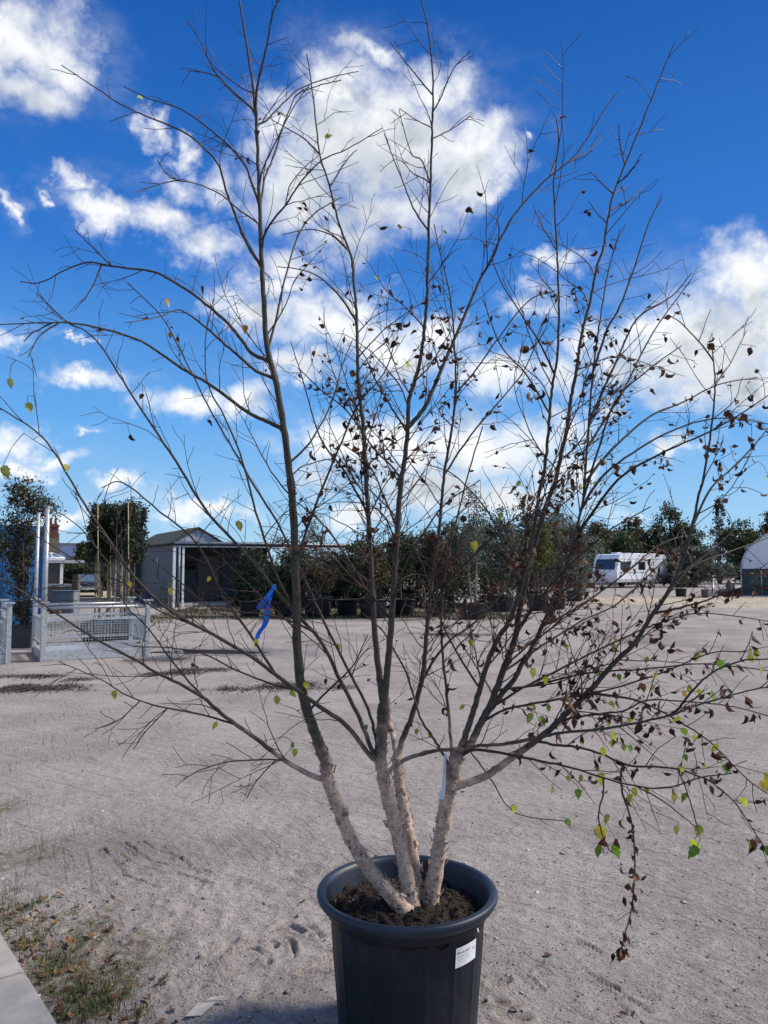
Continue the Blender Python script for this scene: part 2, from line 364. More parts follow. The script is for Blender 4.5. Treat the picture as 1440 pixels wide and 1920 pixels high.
a2 = t.nodes.new('ShaderNodeAttribute'); a2.attribute_name = 'damp'; s2 = t.nodes.new('ShaderNodeSeparateColor'); t.links.new(a2.outputs['Color'], s2.inputs[0])
vg = t.nodes.new('ShaderNodeTexVoronoi'); vg.inputs['Scale'].default_value = 9; t.links.new(ov, vg.inputs['Vector'])
svg = t.nodes.new('ShaderNodeSeparateColor'); t.links.new(vg.outputs['Color'], svg.inputs[0])
gcol = mixc(t, svg.outputs[0], (.30, .24, .17), (.62, .54, .43))
col = mixc(t, s1.outputs[2], col, gcol)
col = mixc(t, fm(t, 'MULTIPLY', s2.outputs[0], .62), col, (.12, .108, .10))  # mixes in the painted pot shadow and the darker foreground
col = mixc(t, fm(t, 'MULTIPLY', s2.outputs[2], .7), col, (.16, .14, .125))
n5 = noise_n(t, ov, 26, 6, .7)
mossf = fm(t, 'MULTIPLY', s1.outputs[1], sstep(t, n5.outputs[0], .38, .58, .25, 1))
col = mixc(t, mossf, col, mixc(t, sstep(t, n2.outputs[0], .35, .6), (.075, .085, .03), (.12, .095, .055)))
mudf = fm(t, 'MULTIPLY', s1.outputs[0], sstep(t, n5.outputs[0], .36, .52, .0, 1))
col = mixc(t, mudf, col, (.035, .025, .018))
col = mixc(t, fm(t, 'MULTIPLY', s2.outputs[1], .7), col, (.07, .062, .055))
t.links.new(col, b.inputs['Base Color'])
b.inputs['Specular IOR Level'].default_value = .25
t.links.new(fm(t, 'MULTIPLY_ADD', s2.outputs[1], -.6, .92), b.inputs['Roughness'])
h = fm(t, 'MULTIPLY_ADD', n3.outputs[0], .8, fm(t, 'MULTIPLY', n4.outputs[0], .35))
h = fm(t, 'MULTIPLY_ADD', n2.outputs[0], 1.6, h); h = fm(t, 'MULTIPLY_ADD', n6.outputs[0], .45, h); h = fm(t, 'MULTIPLY_ADD', peb, .5, h); h = fm(t, 'MULTIPLY_ADD', fm(t, 'MULTIPLY', st1, stm), -1.0, h); h = fm(t, 'MULTIPLY_ADD', st2, -.35, h); h = fm(t, 'MULTIPLY_ADD', st3, -.3, h)
bp = t.nodes.new('ShaderNodeBump'); bp.inputs['Strength'].default_value = .9; bp.inputs['Distance'].default_value = .016
t.links.new(h, bp.inputs['Height']); t.links.new(bp.outputs[0], b.inputs['Normal'])
ground = link("ground", me, gm); tag(ground, None, None, kind='structure'); ground['label'] = 'dusty grey crushed stone yard ground'

# puddle: thin water in the hollow behind the cage
def sheet(name, pts2, z, m, n=40, jit=.12, seed=0):
    rr = random.Random(seed); c = sum((Vector(p) for p in pts2), Vector((0, 0))) / len(pts2)
    v = [(c.x, c.y, z)]
    for i in range(n):
        a = 2 * math.pi * i / n; ex, ey = pts2[0][0] - c.x, pts2[1][1] - c.y
        k = 1 + jit * math.sin(3 * a + seed) + jit * rr.uniform(-.7, .7)
        v.append((c.x + abs(ex) * math.cos(a) * k, c.y + abs(ey) * math.sin(a) * k, z))
    me = bpy.data.meshes.new(name); me.from_pydata(v, [], [(0, i + 1, (i + 1) % n + 1) for i in range(n)]); me.update()
    return link(name, me, m)
m_water = mat("puddle_water", (.06, .055, .05), .09, spec=.5, bump=.05, bscale=6)
pc = gnd(385, 1222)
pud = sheet("puddle", [(pc.x + .95, pc.y), (pc.x, pc.y + .30), (pc.x - .95, pc.y), (pc.x, pc.y - .30)], .0, m_water, 60, .22, 3)
tag(pud, 'shallow brown puddle beside the right end of the metal cage', None, kind='structure')

# kerb slabs bottom left
m_slab = mat("concrete_slab", (.38, .355, .32), .9, (.26, .245, .225), 7, .35, 90, lo=.3, hi=.7)
kh = .06
p0, p1, pj = gnd(-40, 1681, kh), gnd(150, 1985, kh), gnd(41, 1824, kh)
kdv = (p1 - p0).normalized(); kn = Vector((kdv.y, -kdv.x, 0));  kn = -kn if kn.x > 0 else kn
def slab(a, b_, label):
    L = (b_ - a).length; mb = MB()
    Mx = Matrix.Rotation(math.atan2(kdv.y, kdv.x), 3, 'Z')
    c = (a + b_) / 2 + kn * .31; mb.box((0, 0, -.05), (L - .008, .62, .13), bev=.008)
    o = mb.build("kerb_slab", m_slab); o.location = (c.x, c.y, kh - .015); o.rotation_euler = (0, 0, math.atan2(kdv.y, kdv.x))
    return tag(o, label, 'paving slab', 'pale paving slabs along the yard edge')
t_j = (pj - p0).dot(kdv); J = p0 + kdv * t_j
slab(J - kdv * .0, J + kdv * .9, 'pale grey paving slab in the bottom left corner, nearest one')
slab(J - kdv * .9, J - kdv * .0, 'pale grey paving slab beyond the joint, cut off by the left photo edge')
# ------------------------------------------------------------------ pot, soil, label
POTX, POTY = .077, 2.65
RIMZ = .485
m_pot = mat("pot_plastic", (.0026, .0072, .0135), .42, (.0055, .0115, .0175), 9, .12, 220, stretch=(1, 1, .35), lo=.35, hi=.75, spec=.32)
def dusty(m):
    t = m.node_tree; b = t.nodes['Principled BSDF']; src = b.inputs['Base Color'].links[0].from_socket; tcn = t.nodes.new('ShaderNodeTexCoord'); ov_ = tcn.outputs['Object']
    a1 = noise_n(t, ov_, 5, 6, .7); a2 = noise_n(t, ov_, 150, 4, .7); mp = t.nodes.new('ShaderNodeMapping'); mp.inputs['Scale'].default_value = (1, 1, .12); t.links.new(ov_, mp.inputs[0]); a3 = noise_n(t, mp.outputs[0], 26, 5, .65)
    f_ = fm(t, 'MULTIPLY', sstep(t, a1.outputs[0], .42, .72), sstep(t, a2.outputs[0], .35, .7)); f_ = fm(t, 'MAXIMUM', fm(t, 'MULTIPLY', f_, .10), fm(t, 'MULTIPLY', sstep(t, a3.outputs[0], .56, .72), .05))
    sp_n = noise_n(t, ov_, 210, 2, .5); f_ = fm(t, 'MAXIMUM', f_, fm(t, 'MULTIPLY', sstep(t, sp_n.outputs[0], .73, .76), .35))
    n = t.nodes.new('ShaderNodeMix'); n.data_type = 'RGBA'; t.links.new(f_, n.inputs[0]); t.links.new(src, n.inputs[6]); n.inputs[7].default_value = (.30, .26, .23, 1); t.links.new(n.outputs[2], b.inputs['Base Color'])
    t.links.new(fm(t, 'MULTIPLY_ADD', f_, 2.0, .46, clamp=True), b.inputs['Roughness']); return m
dusty(m_pot)
pot = empty("plant_pot", (POTX, POTY, 0), 0, 'large dark navy plastic plant pot holding the multi-stem birch', 'plant pot', )
def rip(a, z): return (.011 * math.exp(-(((a * 16 / (2 * math.pi)) % 1 - .5) / .09) ** 2) - .002) if z < .396 else 0
body = MB()
prof = [(.0, .012), (.205, .012), (.212, .0), (.222, .004), (.226, .06), (.232, .14), (.239, .22), (.246, .30), (.2527, .392), (.2535, .400), (.2545, .407), (.2575, .412), (.264, .415), (.267, .43), (.269, .447)]
body.lathe(prof, 320, ripple=rip)
body.build("body", m_pot, pot)
rim = MB()
rp = [(.268, .446), (.276, .4445), (.284, .445), (.2885, .449), (.293, .455), (.298, .463), (.3005, .470), (.2995, .478), (.295, .4835), (.286, .485), (.277, .482), (.271, .476), (.267, .466), (.2625, .44), (.254, .415), (.243, .36), (.235, .31)]
rim.lathe(rp, 128); rim.build("rim", dusty(mat("rim_plastic", (.006, .016, .034), .38, (.010, .020, .038), 9, .1, 220)), pot)
m_soil = mat("potting_compost", (.030, .021, .015), .95, (.012, .009, .007), 38, .9, 160, lo=.35, hi=.6, dist=.01)
nr, na = 40, 96; V = [(0, 0, .425)]; F3 = []
for i in range(1, nr + 1):
    r = .2585 * i / nr
    for j in range(na):
        a = 2 * math.pi * j / na; x, y = r * math.cos(a), r * math.sin(a)
        z = .432 - .018 * (r / .26) ** 2 + .035 * mnoise.noise((x * 12, y * 12, 3)) * .5 + .02 * mnoise.noise((x * 40, y * 40, 1)) + .012 * mnoise.noise((x * 95, y * 95, 7)) - .03 * x
        V.append((x, y, z))
F3 = [(0, 1 + j, 1 + (j + 1) % na) for j in range(na)] + [(1 + (i - 1) * na + j, 1 + i * na + j, 1 + i * na + (j + 1) % na, 1 + (i - 1) * na + (j + 1) % na) for i in range(1, nr) for j in range(na)]
me = bpy.data.meshes.new("potting_soil"); me.from_pydata(V, [], F3); me.update(); me.polygons.foreach_set('use_smooth', np.ones(len(F3), bool))
soil = link("potting_soil", me, m_soil); soil.location = (POTX, POTY, 0)
tag(soil, 'dark crumbly potting compost filling the big pot', 'soil', kind='stuff')
# crumbs, bark chips and perlite grains on the soil
def stones(name, pts, sizes, m, tint, seed=1, flat=.6):
    r_ = np.random.default_rng(seed); n = len(pts)
    base = np.array([(1, 0, 0), (-1, 0, 0), (0, 1, 0), (0, -1, 0), (0, 0, 1), (0, 0, -1), (.62, .62, .3), (-.62, -.6, .3), (.6, -.62, .25), (-.6, .62, .25)], float)
    fs = np.array([(4, 6, 2), (4, 0, 6), (4, 8, 0), (4, 3, 8), (4, 7, 3), (4, 1, 7), (4, 9, 1), (4, 2, 9), (5, 2, 6), (5, 6, 0), (5, 0, 8), (5, 8, 3), (5, 3, 7), (5, 7, 1), (5, 1, 9), (5, 9, 2)])
    jit = 1 + r_.uniform(-.3, .3, (n, len(base), 1)); sc = np.asarray(sizes)[:, None, None] * np.stack([r_.uniform(.7, 1.3, n), r_.uniform(.7, 1.3, n), r_.uniform(.4, 1, n) * flat], -1)[:, None, :]
    v = base[None] * jit * sc; a = r_.uniform(0, 6.28, n); ca, sa = np.cos(a)[:, None], np.sin(a)[:, None]
    v = np.stack([v[..., 0] * ca - v[..., 1] * sa, v[..., 0] * sa + v[..., 1] * ca, v[..., 2]], -1) + np.asarray(pts)[:, None, :]
    f = fs[None] + (np.arange(n) * len(base))[:, None, None]
    return link(name, np_mesh(name, v.reshape(-1, 3), f.reshape(-1, 3), False, np.repeat(np.asarray(tint), len(base), 0)), m)
m_tint = mat("loose_bits", (1, 1, 1), .9, (.7, .7, .7), 60, tint=True, spec=.2)
r_ = np.random.default_rng(5); n = 2200
rr = .255 * np.sqrt(r_.random(n)); aa = r_.uniform(0, 6.283, n)
px_, py_ = rr * np.cos(aa), rr * np.sin(aa)
zz = np.array([.432 - .018 * (a / .26) ** 2 + .0175 * mnoise.noise((x * 12, y * 12, 3)) + .02 * mnoise.noise((x * 40, y * 40, 1)) - .03 * x for a, x, y in zip(rr, px_, py_)]) + .001
tn = np.array([[(.03, .02, .014), (.06, .04, .025), (.10, .065, .04), (.02, .015, .012), (.32, .29, .24)][i] for i in r_.choice(5, n, p=[.36, .3, .12, .2, .02])])
cr = stones("soil_crumbs", np.stack([px_ + POTX, py_ + POTY, zz], -1), r_.uniform(.0015, .006, n), m_tint, tn, 5)
tag(cr, 'crumbs and bark chips scattered over the compost in the pot', 'soil crumbs', kind='stuff')

# sticker with its printed lines, bent round the pot
def text_flat(s, size):
    cu = bpy.data.curves.new("t", 'FONT'); cu.body = s; cu.size = size; o = bpy.data.objects.new("t", cu); C.objects.link(o)
    bpy.context.view_layer.update(); dg = bpy.context.evaluated_depsgraph_get(); me = bpy.data.meshes.new_from_object(o.evaluated_get(dg))
    vs = [tuple(v.co) for v in me.vertices]; fs = [tuple(p.vertices) for p in me.polygons]
    bpy.data.objects.remove(o); bpy.data.curves.remove(cu); bpy.data.meshes.remove(me)
    return vs, fs
ANG = R(45); q = at(869, 1790, POTY - .262 * math.cos(ANG)); stz = q.z
def prad(z):
    for (r0, z0), (r1, z1) in zip(prof[3:-1], prof[4:]):
        if z0 <= z <= z1: return r0 + (r1 - r0) * (z - z0) / (z1 - z0 + 1e-9)
    return .25
def on_pot(u, v, off):     # u to the right, v up, metres
    z = stz + v; r = prad(z) + off + .0035; a = ANG + u / r
    return (r * math.sin(a), -r * math.cos(a), z)
SW, SH = .098, .060
mb = MB(); nu = 14
g = [[on_pot(-SW / 2 + SW * i / nu, -SH / 2 + SH * j / 4 , 0) for i in range(nu + 1)] for j in range(5)]
g2_ = [[on_pot(-SW / 2 + SW * i / nu, -SH / 2 + SH * j / 4, .0006) for i in range(nu + 1)] for j in range(5)]
vs = [p for row in g2_ for p in row]
mb.add(vs, [(j * (nu + 1) + i, j * (nu + 1) + i + 1, (j + 1) * (nu + 1) + i + 1, (j + 1) * (nu + 1) + i) for j in range(4) for i in range(nu)], True)
m_paper = mat("label_paper", (.78, .79, .80), .5, (.72, .73, .74), 30)
m_ink = mat("label_ink", (.04, .042, .045), .6)
m_inkg = mat("label_ink_grey", (.28, .29, .3), .6)
stk = mb.build("sticker", m_paper, pot)
stk['label'] = 'white printed label stuck on the pot'
tk, tg_ = MB(), MB()
for (s, size, u, v, M_) in [("Betula nigra", .0125, -.044, .010, tk), ("A2B ABC16A", .0085, -.044, -.001, tg_), ("110L, 8 x 10 stem", .0080, -.044, -.010, tg_), ("grown in the nursery", .005, -.044, -.018, tg_), ("plant passport", .0045, -.044, -.025, tg_), ("N7", .0105, .028, .004, tk), ("trees direct", .0045, -.040, .022, tg_)]:
    vs, fs = text_flat(s, size); M_.add([on_pot(u + a[0], v + a[1], .0014) for a in vs], fs)
tk.build("lettering", m_ink, stk); tg_.build("small_print", m_inkg, stk)
mb = MB(); mb.box(on_pot(.040, .062, .001), (.005, .002, .014), Matrix.Rotation(ANG, 3, 'Z') @ Matrix.Rotation(R(-18), 3, 'Y')); mb.build("paper_scrap", m_paper, pot)

# ------------------------------------------------------------------ the birch: traced stems and boughs, grown laterals and twigs
def crom(P, per=5):
    P = [Vector(p) for p in P]; Q = [P[0] * 2 - P[1]] + P + [P[-1] * 2 - P[-2]]; out = []
    for i in range(1, len(Q) - 2):
        a, b_, c, d_ = Q[i - 1], Q[i], Q[i + 1], Q[i + 2]
        for k in range(per):
            u = k / per; out.append(.5 * ((2 * b_) + (c - a) * u + (2 * a - 5 * b_ + 4 * c - d_) * u * u + (3 * b_ - a - 3 * c + d_) * u ** 3))
    out.append(P[-1]); return out
# name: parent, depth change to its end (m), width px start, end, trace
TR = {
 'S1': (None, .10, 31, 2.2, [(757,1706),(735,1678),(700,1640),(662,1580),(635,1515),(615,1462),(612,1430),(598,1395),(577,1335),(563,1275),(557,1200),(555,1100),(549,950),(541,870),(530,790),(516,710),(500,645),(494,550),(490,480),(487,400),(484,310),(480,220),(470,130),(456,45),(447,-10),(440,-70)]),
 'S2': (None, -.05, 28, 20, [(770,1700),(758,1620),(740,1545),(722,1475),(714,1420),(716,1370),(719,1320)]),
 'S3': (None, .10, 27, 18, [(775,1694),(776,1640),(768,1570),(757,1515),(748,1460),(745,1420)]),
 'S4': (None, -.05, 30, 23, [(805,1690),(818,1625),(830,1550),(841,1485),(849,1440),(860,1410)]),
 'A': ('S2', .55, 13.5, 2.2, [(719,1320),(709,1250),(703,1183),(698,1100),(693,1000),(686,900),(681,802),(675,750),(671,698),(670,646),(668,583),(663,521),(658,480),(636,420),(618,350),(600,290),(592,225),(585,165),(575,100)]),
 'B': ('S2', -.12, 15, 2.2, [(719,1320),(726,1265),(732,1190),(738,1100),(744,1010),(751,910),(758,870),(764,812),(766,755),(777,716),(788,675),(796,615),(801,560),(802,500),(805,400),(808,320),(810,250),(812,190),(810,120),(801,45),(790,0),(784,-30)]),
 'B2': ('B', .35, 9.5, 2.0, [(767,800),(794,767),(811,733),(830,687),(850,640),(877,579),(900,525),(920,488),(941,442),(970,395),(1020,340),(1075,295),(1110,245),(1132,208),(1159,172)]),
 'C': ('S3', .30, 13, 2.0, [(745,1420),(756,1383),(773,1342),(787,1292),(795,1250),(799,1195),(804,1140),(811,1080),(820,1025),(826,960),(833,890),(842,833),(849,792),(853,750),(855,715),(852,650),(848,587),(838,525),(824,470),(814,420)]),
 'C2': ('S3', .55, 13, 7, [(745,1420),(738,1385),(731,1350),(728,1310)]),
 'D': ('S4', -.40, 14, 2.0, [(860,1410),(872,1380),(886,1338),(900,1290),(915,1240),(935,1195),(955,1165),(968,1130),(985,1070),(1000,1000),(1010,930),(1021,880),(1028,812),(1032,760),(1038,708),(1045,667),(1048,604),(1047,542),(1045,490),(1042,425),(1038,350),(1042,310),(1048,260),(1043,222)]),
 'E': ('S4', .10, 16, 2.0, [(860,1410),(882,1395),(905,1348),(922,1316),(946,1250),(964,1203),(973,1153),(984,1100),(992,1055),(1006,1010),(1020,960),(1040,905),(1054,844),(1065,792),(1070,750),(1078,710),(1084,675),(1089,635),(1096,605),(1107,562),(1119,500),(1130,470),(1140,410),(1150,365),(1167,320),(1200,240),(1230,165),(1250,115),(1264,82)]),
 'F': ('E', .55, 12, 2.0, [(908,1342),(932,1313),(964,1273),(981,1241),(999,1212),(1016,1175),(1030,1140),(1042,1112),(1054,1082),(1068,1042),(1079,1002),(1092,945),(1097,896),(1103,812),(1107,750),(1112,698),(1119,642),(1128,583),(1136,530),(1150,472),(1163,430)]),
 'G': ('S4', -.35, 18, 2.2, [(842,1478),(868,1470),(908,1456),(940,1436),(980,1406),(1010,1385),(1050,1350),(1100,1300),(1150,1245),(1190,1205),(1225,1150),(1252,1110),(1270,1075),(1286,1030),(1298,985),(1310,930),(1320,890),(1333,810),(1340,745),(1340,700),(1336,655)]),
 'H': ('S2', -.85, 9, 2.5, [(715,1468),(735,1440),(764,1423),(800,1411),(840,1405),(900,1398),(960,1393),(1040,1376),(1100,1370),(1160,1362),(1220,1350),(1262,1340),(1297,1325),(1347,1310),(1390,1298),(1450,1286)]),
 'H2': ('H', -.25, 6, 2.5, [(1255,1342),(1275,1326),(1297,1297),(1333,1263),(1387,1240),(1450,1234)]),
 'I': ('G', -.45, 6, 2.0, [(1005,1390),(1040,1396),(1080,1400),(1130,1415),(1180,1435),(1257,1440),(1317,1458),(1343,1473),(1380,1507),(1410,1553),(1432,1586)]),
 'J': ('S4', -.55, 7, 2.0, [(852,1430),(880,1408),(930,1410),(980,1420),(1030,1430),(1090,1445),(1160,1467),(1240,1478),(1315,1458),(1372,1450)]),
 'K': ('I', -.08, 4.5, 2.0, [(1172,1432),(1164,1455),(1168,1490),(1178,1520),(1187,1560),(1190,1620),(1187,1680),(1182,1715),(1172,1750),(1163,1790)]),
 'K2': ('J', -.05, 3.5, 2.0, [(1135,1458),(1131,1490),(1122,1525),(1128,1560),(1140,1590),(1150,1600)]),
 'K3': ('J', -.12, 3.5, 2.0, [(1190,1470),(1240,1500),(1280,1530),(1306,1552)]),
 'K4': ('I', -.1, 3, 2.0, [(1275,1445),(1290,1490),(1306,1545),(1310,1560)]),
 'K5': ('J', .1, 3, 1.8, [(880,1408),(920,1460),(950,1510),(985,1530),(1060,1540)]),
 'N1': ('F', .2, 6, 2, [(1082,955),(1120,905),(1170,860),(1250,812),(1335,785),(1400,788),(1450,797)]),
 'N2': ('F', -.2, 7, 2, [(1070,1035),(1095,985),(1130,935),(1170,890),(1250,845),(1330,810),(1390,775),(1445,738)]),
 'N3': ('F', .35, 6, 2, [(1096,905),(1145,845),(1220,780),(1280,755),(1345,722),(1420,707)]),
 'N4': ('G', .2, 5, 2, [(1262,1085),(1200,1000)] if False else [(1297,990),(1330,920),(1365,885),(1410,840),(1446,795)]),
 'N5': ('F', .2, 5, 2, [(1105,790),(1150,690),(1195,597),(1260,555),(1297,512)]),
 'N6': ('F', .4, 5, 2, [(1101,840),(1170,730),(1225,622),(1296,524)]),
 'N7': ('F', .1, 5, 2, [(1093,935),(1120,850),(1155,750),(1220,690),(1278,648)]),
 'N8': ('F', .15, 5, 2, [(1112,695),(1140,615),(1162,575),(1190,500),(1220,410),(1242,370)]),
 'N9': ('G', -.2, 5, 2, [(1226,1150),(1265,1142),(1321,1127),(1387,1103),(1448,1096)]),
 'N10': ('G', .1, 4.5, 2, [(1268,1080),(1290,1065),(1311,1050),(1340,1027),(1385,985)]),
 'N11': ('G', -.15, 4.5, 2, [(1262,1095),(1287,1094),(1340,1082),(1403,1077),(1448,1080)]),
 'N12': ('G', .2, 4.5, 2, [(1245,1118),(1300,1062),(1380,1030),(1450,1005)]),
 'N13': ('E', .2, 6, 2, [(915,1330),(980,1290),(1060,1250),(1160,1200),(1260,1160),(1330,1150),(1446,1165)]),
 'N14': ('E', -.2, 5.5, 2, [(930,1295),(1000,1285),(1100,1262),(1200,1255),(1320,1245),(1446,1258)]),
 'N15': ('E', -.45, 6, 2, [(900,1355),(950,1330),(1050,1310),(1150,1290),(1240,1262),(1330,1225),(1400,1222)]),
 'N16': ('G', -.45, 5, 2, [(1105,1298),(1190,1312),(1260,1345),(1330,1390),(1400,1460),(1450,1495)]),
 'N17': ('G', -.1, 5, 2, [(1048,1352),(1110,1340),(1167,1333),(1213,1313),(1280,1315),(1363,1323),(1446,1343)]),
 'N18': ('E', .3, 5, 2, [(944,1255),(1010,1215),(1090,1165),(1160,1130),(1230,1065),(1290,1010)]),
 'N19': ('F', .4, 5, 2, [(1015,1178),(1080,1140),(1160,1085),(1240,1020),(1310,1000)]),
 'N20': ('D', .3, 4, 2, [(985,1075),(940,1000),(900,940),(850,890),(800,870)]),
 'N21': ('D', -.3, 4, 2, [(1030,775),(985,700),(940,650),(905,560)]),
 'N22': ('D', -.2, 4, 2, [(1040,700),(1010,640),(975,585),(940,530),(920,480)]),
 'N23': ('C', .3, 4.5, 2, [(833,890),(880,820),(930,760),(985,690),(1025,590)]),
 'N24': ('C', .1, 4, 2, [(855,740),(895,690),(930,640),(990,565),(1040,545)]),
 'N25': ('B', -.3, 4.5, 2, [(765,808),(735,765),(705,715),(688,675),(672,652)] ),
 'N26': ('B', .3, 4.5, 2, [(752,900),(735,875),(700,840),(650,770),(600,730),(560,690)]),
 'N27': ('C', .4, 6, 2, [(790,1280),(815,1235),(850,1195),(880,1175),(935,1120),(990,1030),(1040,960),(1110,900)]),
 'N28': ('S4', .4, 7, 2.5, [(850,1436),(846,1400),(841,1330),(833,1260),(828,1190),(830,1110),(843,1030),(860,960),(880,880),(905,800)]),
 'N29': ('S4', .3, 6, 2.5, [(847,1450),(830,1412),(810,1380),(788,1345),(765,1270),(745,1230),(715,1180),(680,1150)]),
 'M1': ('S1', -.35, 9, 2.0, [(531,805),(500,790),(460,770),(400,725),(340,690),(265,640),(185,615),(125,605),(60,606),(-10,609)]),
 'M2': ('S1', .35, 8, 2.0, [(500,680),(470,660),(440,620),(400,582),(360,550),(310,520),(280,508),(210,499),(165,492),(125,505),(75,530),(38,528)]),
 'M2b': ('M2', .1, 3.5, 1.8, [(205,498),(185,475),(160,450),(140,430)]), 'M2c': ('M2', -.1, 3.5, 1.8, [(192,498),(175,535),(152,567)]),
 'M1b': ('M1', .1, 3.5, 1.8, [(95,606),(60,625),(45,640)]), 'M1c': ('M1', -.1, 3.5, 1.8, [(110,605),(75,630),(52,670)]),
 'M3': ('S1', -.5, 7, 1.8, [(512,700),(505,715),(480,695),(445,665),(410,635),(375,605),(350,587),(330,581),(295,595),(235,605)][1:] ),
 'L1': ('S1', -.45, 11, 2.5, [(608,1464),(590,1456),(540,1430),(480,1385),(425,1345),(370,1300),(300,1265),(240,1230),(175,1195),(75,1130),(-10,1080)]),
 'L3': ('S2', -.55, 10, 2.5, [(712,1432),(695,1418),(650,1360),(600,1325),(530,1275),(470,1230),(400,1190),(345,1160),(300,1130),(250,1080),(210,1020),(165,955),(130,895),(95,838),(55,800),(-10,760)]),
 'L4': ('S2', .30, 9, 2.0, [(714,1425),(700,1410),(675,1350),(640,1280),(600,1200),(540,1135),(480,1060),(430,1005),(385,955),(330,865),(300,820),(260,760),(225,705),(190,650),(160,620),(125,603),(70,550)]),
 'L5': ('S2', .45, 7, 2.0, [(716,1420),(706,1390),(690,1330),(650,1250),(600,1150),(560,1060),(520,980),(470,900),(430,830),(395,770),(360,700),(330,640),(300,590),(240,530)]),
 'L6': ('L3', .4, 6, 2.0, [(520,1270),(470,1190),(420,1120),(370,1020),(300,960),(230,905),(190,915)]),
 'L7': ('S1', .3, 6, 2, [(556,1150),(520,1080),(480,960),(450,850),(420,780),(390,720),(385,640),(400,560)]),
 'L8': ('L1', -.3, 4.5, 1.8, [(440,1358),(380,1340),(300,1325),(240,1305),(190,1275),(110,1240)]),
 'L9': ('L1', -.3, 3.5, 1.8, [(545,1434),(525,1425),(440,1427),(385,1440),(345,1460)]), 'L10': ('L1', .1, 3, 1.6, [(530,1425),(515,1428),(480,1465),(462,1497)]),
 'L11': ('L8', -.1, 2.6, 1.6, [(310,1327),(275,1370),(250,1405)]), 'L12': ('L8', .1, 2.6, 1.6, [(265,1313),(230,1345),(195,1362)]),
 'L13': ('L3', .25, 5, 1.8, [(345,1160),(290,1120),(200,1080),(150,1055),(60,1000)]), 'L14': ('L3', -.3, 5, 1.8, [(440,1210),(380,1180),(310,1150),(260,1120),(200,1050),(150,990),(110,960)]),
 'L15': ('L1', .35, 4, 1.8, [(400,1325),(330,1250),(280,1180),(240,1140),(215,1090)]),
 'L16': ('S1', .4, 5, 1.8, [(570,1300),(520,1285),(450,1260),(380,1225),(320,1215),(250,1212)]),
 'L17': ('L4', -.3, 5, 1.8, [(590,1180),(545,1165),(480,1150),(400,1140),(330,1085),(280,1045)]),
 'T1': ('S1', -.3, 7, 1.8, [(486,500),(470,470),(455,440),(440,400),(425,360),(410,310),(380,275),(340,245),(280,220),(235,200),(165,155),(115,122)]),
 'T1b': ('S1', .3, 6, 1.8, [(485,385),(472,345),(460,310),(430,275),(390,240),(340,205),(280,185),(232,162)]),
 'T2': ('S1', .2, 5.5, 1.8, [(479,225),(470,202),(430,165),(400,130),(380,85),(350,37)]), 'T2b': ('T2', .1, 3, 1.6, [(410,140),(380,135),(352,133)]),
 'T3': ('S1', -.2, 6.5, 2.2, [(482,240),(480,180),(487,140),(500,85),(510,30),(520,0),(530,-30)]),
 'T4': ('S1', -.4, 5, 1.6, [(486,425),(482,417),(450,395),(415,365),(370,345),(320,332),(295,300)]), 'T4b': ('T4', -.1, 3, 1.6, [(350,342),(320,340),(265,356)]),
 'T5': ('S1', .3, 5, 1.6, [(484,285),(480,240),(500,225),(530,195),(565,165),(620,145),(672,134)]),
 'T6': ('S1', -.3, 5.5, 1.6, [(490,470),(500,430),(535,385),(565,340),(605,300),(650,280),(717,240)]), 'T6b': ('T6', .2, 3.5, 1.6, [(535,385),(545,345),(575,310),(600,290)]),
 'T7': ('S1', .25, 5, 1.6, [(488,400),(495,340),(510,300),(530,240),(545,200),(560,175),(600,160),(640,150)]), 'T8': ('S1', -.15, 4.5, 1.6, [(486,350),(492,320),(515,270),(548,205),(580,160)]),
 'U1': ('E', .15, 3.5, 1.6, [(1150,368),(1130,345),(1105,320)]), 'U2': ('E', .1, 3, 1.6, [(1138,422),(1120,400),(1104,378)]), 'U3': ('E', -.1, 3.5, 1.6, [(1158,342),(1180,325),(1203,288)]), 'U4': ('E', -.1, 3, 1.6, [(1172,308),(1163,270),(1160,233)]), 'U5': ('E', .1, 3, 1.6, [(1146,395),(1180,375),(1205,350)]),
 'U6': ('B', .2, 3.5, 1.6, [(808,340),(790,300),(745,215),(720,250)][:2] + [(770,285),(748,205)]), 'U7': ('B', .1, 3.5, 1.6, [(811,175),(775,135),(732,80)]), 'U8': ('B', -.1, 3.5, 1.6, [(812,210),(828,180),(850,130),(882,95)]), 'U9': ('B', .15, 3, 1.6, [(811,265),(850,240),(887,212)]), 'U10': ('B', -.1, 3, 1.6, [(810,242),(780,225),(749,203)]),
 'U11': ('B', .25, 4, 1.6, [(803,440),(775,390),(755,340),(735,290),(720,250)]), 'U12': ('B2', .1, 4, 1.6, [(1060,305),(1100,285),(1130,260)]), 'U13': ('B2', .2, 4, 1.6, [(1032,332),(1045,290),(1048,240)]),
 'U14': ('B2', -.2, 4, 1.6, [(905,515),(930,470),(935,420),(1000,375)][:3] + [(918,400)]), 'U15': ('D', .2, 3, 1.6, [(1042,470),(1020,430),(1000,385)]), 'U16': ('A', .1, 4, 1.6, [(598,285),(570,260),(510,225)]), 'U17': ('A', .1, 4, 1.6, [(618,345),(650,300),(670,280)]),
 'U18': ('A', .2, 4, 1.6, [(655,475),(620,440),(580,430),(530,440)]), 'U19': ('G', .2, 3.5, 1.6, [(1338,720),(1370,680),(1400,620)]), 'U20': ('G', -.1, 3.5, 1.6, [(1334,680),(1310,640),(1270,600),(1250,592)]),
